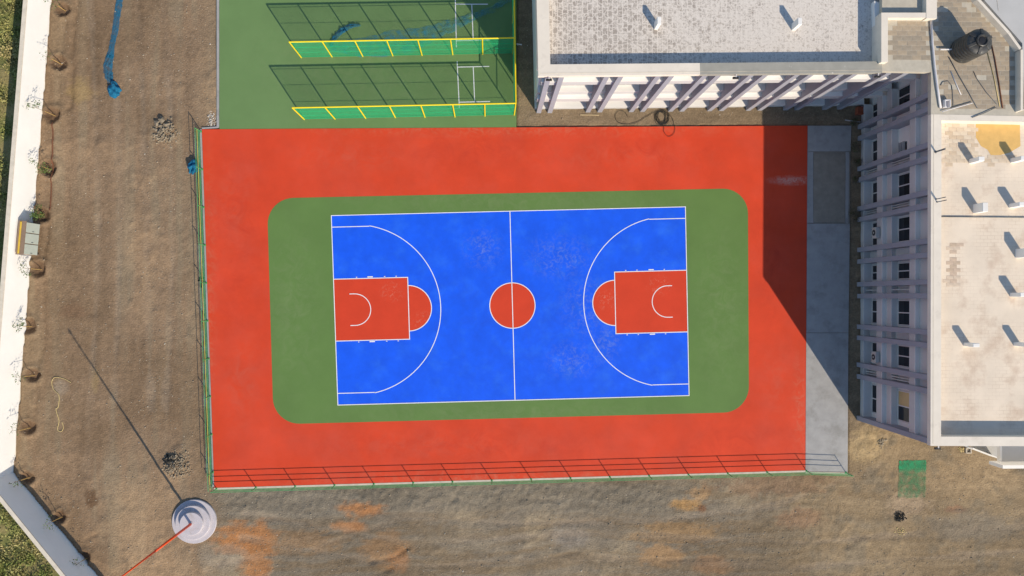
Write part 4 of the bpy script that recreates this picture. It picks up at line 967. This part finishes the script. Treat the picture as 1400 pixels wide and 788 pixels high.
heap(228, 182, 1.0, 1.15, .25, 330, .04, .15, M['stone'], 'rubble_heap', 'heap of broken tan stones on the track near the railing end', 'rubble')
c_ = P(224, 165, GZ)
for x, y, s_, lb in ((0, 0, .34, 'largest broken block topping the tan stone heap'), (-.42, -.30, .27, 'broken block beside the largest block on the tan stone heap'), (.35, -.38, .25, 'pale broken block on the railing side of the tan stone heap'), (-.1, -.5, .22, 'broken block below the largest block on the tan stone heap'), (.62, -.62, .16, 'smallest broken block of the tan stone heap')):
    zb = gz(c_.x + x, c_.y + y); q = MB().rock(0, 0, 0, s_).build('stone_block', M['stone']); q.location = (c_.x + x, c_.y + y, zb + s_ * .4); tag(q, lb, 'stone', 'blocks on the stone heap')
heap(243, 636, 1.1, 1.2, .35, 420, .04, .12, M['stone'], 'rubble_heap', 'heap of grey stones between the railing and the pedestal', 'rubble')
heap(234, 629, .5, .5, .25, 60, .05, .13, M['stone_dark'], 'burnt_debris', 'dark debris on the stone heap near the pedestal', 'debris')
heap(1229, 706, .55, .45, .16, 120, .04, .11, M['stone_dark'], 'burnt_debris', 'black burnt debris on the dirt below the green mat', 'debris')
heap(1231, 727, .5, .4, .08, 50, .03, .09, M['rope'], 'straw_scraps', 'yellowish scraps beside the black burnt debris', 'debris')
heap(275, 385, .25, .5, .1, 30, .04, .1, M['stone_dark'], 'trackside_debris', 'dark scraps caught at the railing foot midway along the court', 'debris')
heap(1204, 604, .5, .4, .15, 50, .05, .14, M['stone'], 'rubble_heap', 'small stone pile off the corner of the shaded facade', 'rubble')
heap(290, 165, .4, .7, .06, 90, .04, .10, mat('white_rubble', (.48, .44, .38), .9, .2, 3), 'plaster_rubble', 'white plaster rubble where railing meets the green slab', 'rubble')
# faded green turf mat
mb = MB(); cs = [P(*q, GZ) for q in ((1229, 630), (1266, 629), (1265, 680), (1227, 681))]; NG = 26
for i in range(NG + 1):
    for j in range(NG + 1):
        s, t = i / NG, j / NG; q = (cs[0] * (1 - s) + cs[1] * s) * (1 - t) + (cs[3] * (1 - s) + cs[2] * s) * t
        q += Vector((random.uniform(-.04, .04), random.uniform(-.04, .04), 0)); mb.v.append((q.x, q.y, gz(q.x, q.y) + .035))
for i in range(NG):
    for j in range(NG): k = i * (NG + 1) + j; mb.f.append((k, k + NG + 1, k + NG + 2, k + 1))
tn = M['turf'].node_tree; mxs = [q for q in tn.nodes if q.type == 'MIX_SHADER'][0]; old = mxs.inputs[0].links[0].from_socket
tcx = tn.nodes.new('ShaderNodeTexCoord'); sxx = tn.nodes.new('ShaderNodeSeparateXYZ'); tn.links.new(tcx.outputs['Object'], sxx.inputs[0])
rgx = tn.nodes.new('ShaderNodeMapRange'); rgx.inputs['From Min'].default_value = P(1247, 647, GZ).y; rgx.inputs['From Max'].default_value = P(1247, 640, GZ).y; rgx.inputs['To Min'].default_value = -.12; rgx.inputs['To Max'].default_value = .35; tn.links.new(sxx.outputs['Y'], rgx.inputs['Value'])
adx = tn.nodes.new('ShaderNodeMath'); adx.use_clamp = True; tn.links.new(old, adx.inputs[0]); tn.links.new(rgx.outputs[0], adx.inputs[1]); tn.links.new(adx.outputs[0], mxs.inputs[0])
o = mb.build('turf_mat', M['turf'], smooth=True); tag(o, 'faded green turf mat lying on the dirt by the building', 'mat')
# cable coil in front of the north facade
def curve_pts(px_pts, z, nper=8):
    q = [P(x, y, GZ) for x, y in px_pts]; out = []
    for i in range(len(q) - 1):
        p0, p1, p2, p3 = q[max(i - 1, 0)], q[i], q[i + 1], q[min(i + 2, len(q) - 1)]
        for k in range(nper):
            t = k / nper; v_ = .5 * ((2 * p1) + (p2 - p0) * t + (2 * p0 - 5 * p1 + 4 * p2 - p3) * t * t + (3 * p1 - p0 - 3 * p2 + p3) * t ** 3); out.append(v_)
    out.append(q[-1]); base = lambda v_: (0 if inpoly(np.array([v_.x]), np.array([v_.y]), RED_Q)[0] else max(gz(v_.x, v_.y), gz(v_.x + .1, v_.y), gz(v_.x, v_.y + .1)))
    return [(v_.x, v_.y, base(v_) + z) for v_ in out]
coil = [(858, 160), (853, 153), (846, 152), (841, 158), (844, 167), (856, 170.5), (870, 168), (884, 160), (896, 153)]
for k in range(7):
    a0 = k * .5; rx, ry = 8 + random.uniform(-1.6, 1.6), 9 + random.uniform(-1.5, 1.5); ox, oy = random.uniform(-2.5, 2.5), random.uniform(-1.5, 1.5)
    coil += [(904 + ox + rx * math.cos(t), 161 + oy + ry * math.sin(t)) for t in (-1.6, -.4, .9, 2.2, 3.5)]
coil += [(906, 172), (907, 181), (913, 187.5), (920, 184), (922, 175), (919, 163), (913, 155)]
o = MB().tube(curve_pts(coil, .05), .015, 5).build('cable_coil', M['cable'], None, True); tag(o, 'coiled black cable on the dirt before the sunlit facade', 'cable')
o = MB().tube(curve_pts([(97, 523), (88, 518), (76, 516), (71, 522), (73, 532), (81, 541), (80, 556), (77, 560), (81, 575), (79, 587), (84, 590), (87, 585), (85, 577)], .03), .022, 5).build('rope', M['rope'], None, True); tag(o, 'cream rope lying in loops on the dirt track', 'rope')
o = MB().tube(curve_pts([(72, 168), (72.5, 185), (72, 205), (71.5, 225)], .02), .045, 6).build('iron_pipe', M['rust']); tag(o, 'rusty pipe lying between two sapling pits', 'pipe')
o = MB().tube(curve_pts([(73, 188), (71.5, 230), (70.5, 262), (69.5, 288)], .05), .04, 6).build('iron_pipe', M['rust']); tag(o, 'longer rusty pipe lying along the pits toward the cabinet', 'pipe')
o = MB().tube(curve_pts([(46, 243), (45, 270)], .05), .04, 6).build('iron_pipe', M['rust']); tag(o, 'short rusty pipe lying at the foot of the white wall', 'pipe')
def plank(a, b, wd, h, m, name, label, cat='plank'):
    A, B = P(*a, GZ), P(*b, GZ); d = (B - A).normalized(); n_ = Vector((-d.y, d.x, 0)) * wd / 2; zb = max(gz(*A.xy), gz(*B.xy), gz(*((A + B) / 2).xy)) + .0
    o_ = MB().quadbox([(*q.xy, z) for z in (zb - .02, zb + h) for q in (A - n_, B - n_, B + n_, A + n_)]).build(name, m); return tag(o_, label, cat)
plank((793, 157.5), (819, 158), .07, .04, M['wood'], 'plank', 'thin timber batten on dirt in front of the sunlit facade')
plank((1155, 164.5), (1177, 167.5), .06, .05, M['pipe'], 'batten', 'pale bar lying in the shaded inner corner')
plank((705.5, 60.5), (713.5, 61.5), .09, .05, M['pipe'], 'batten', 'short white bar on the shaded ground beside the cage')
c_ = P(1174, 153, GZ); zb = gz(c_.x, c_.y)
t = empty('orange_crate', (c_.x, c_.y, zb)); tag(t, 'orange brown crate in the shaded inner corner', 'crate')
for k, (x0, x1, y0, y1) in enumerate(((-.3, .3, -.3, -.26), (-.3, .3, .26, .3), (-.3, -.26, -.258, .258), (.26, .3, -.258, .258))): MB().box(c_.x + x0, c_.x + x1, c_.y + y0, c_.y + y1, zb - .04, zb + .42).build('side', M['brickred'], t)
MB().box(c_.x - .258, c_.x + .258, c_.y - .258, c_.y + .258, zb + .30, zb + .33).build('tray', M['brickred'], t)
c_ = P(1323, 616, GZ); zb = gz(c_.x, c_.y); t = empty('manhole_box', (c_.x, c_.y, zb)); tag(t, 'small square concrete chamber beside the porch', 'chamber')
for (x0, x1, y0, y1) in ((-.22, .22, -.22, -.15), (-.22, .22, .15, .22), (-.22, -.15, -.149, .149), (.15, .22, -.149, .149)): MB().box(c_.x + x0, c_.x + x1, c_.y + y0, c_.y + y1, zb - .1, zb + .15).build('rim', M['kerb'], t)
MB().box(c_.x - .149, c_.x + .149, c_.y - .149, c_.y + .149, zb - .1, zb + .03).build('floor', M['concrete_dirty'], t)
heap(1314, 615, .3, .3, .1, 40, .03, .09, M['rope'], 'straw_scraps', 'yellow scraps on the ground beside the concrete chamber', 'debris')

# ------------------------------------------------------------------ electrical cabinet
A, B = P(58, 307, GZ), P(54, 350, GZ)                                          # front foot line
uC = (B - A).normalized(); vC = Vector((-uC.y, uC.x, 0)); vC = vC if vC.x > 0 else -vC
FC = Frame(A, uC, vC); L = (B - A).length; zb = GZ - .15
cab = empty('electrical_cabinet', A); tag(cab, 'grey three-door electrical cabinet with brown frame against the white wall', 'cabinet')
for u in (.02, L - .10):
    for v in (-.47, -.09): mb = MB(); FC.box(mb, u, u + .08, v, v + .08, zb, .12); mb.build('leg', M['cabframe'], cab)
mb = MB(); FC.box(mb, 0, L, -.48, -.03, .12, 1.72); mb.build('casing', M['cabframe'], cab, bevel=.01)
dw = L / 3
for k in range(3):
    mb = MB(); FC.box(mb, k * dw + .035, (k + 1) * dw - .035, -.031, .012, .17, 1.66); dr = mb.build('door', M['cabdoor'], cab, bevel=.008)
    mb = MB(); FC.box(mb, (k + 1) * dw - .14, (k + 1) * dw - .11, .01, .04, .8, 1.0); mb.build('handle', M['pipedark'], dr)
mb = MB(); FC.box(mb, -.05, L + .05, -.55, .03, 1.72, 1.77); top_ = mb.build('roof', M['cabframe'], cab)
mb = MB(); FC.box(mb, .02, L - .04, -.40, -.28, 1.772, 1.82); mb.build('cable_tray', M['ochre'], top_, bevel=.01)
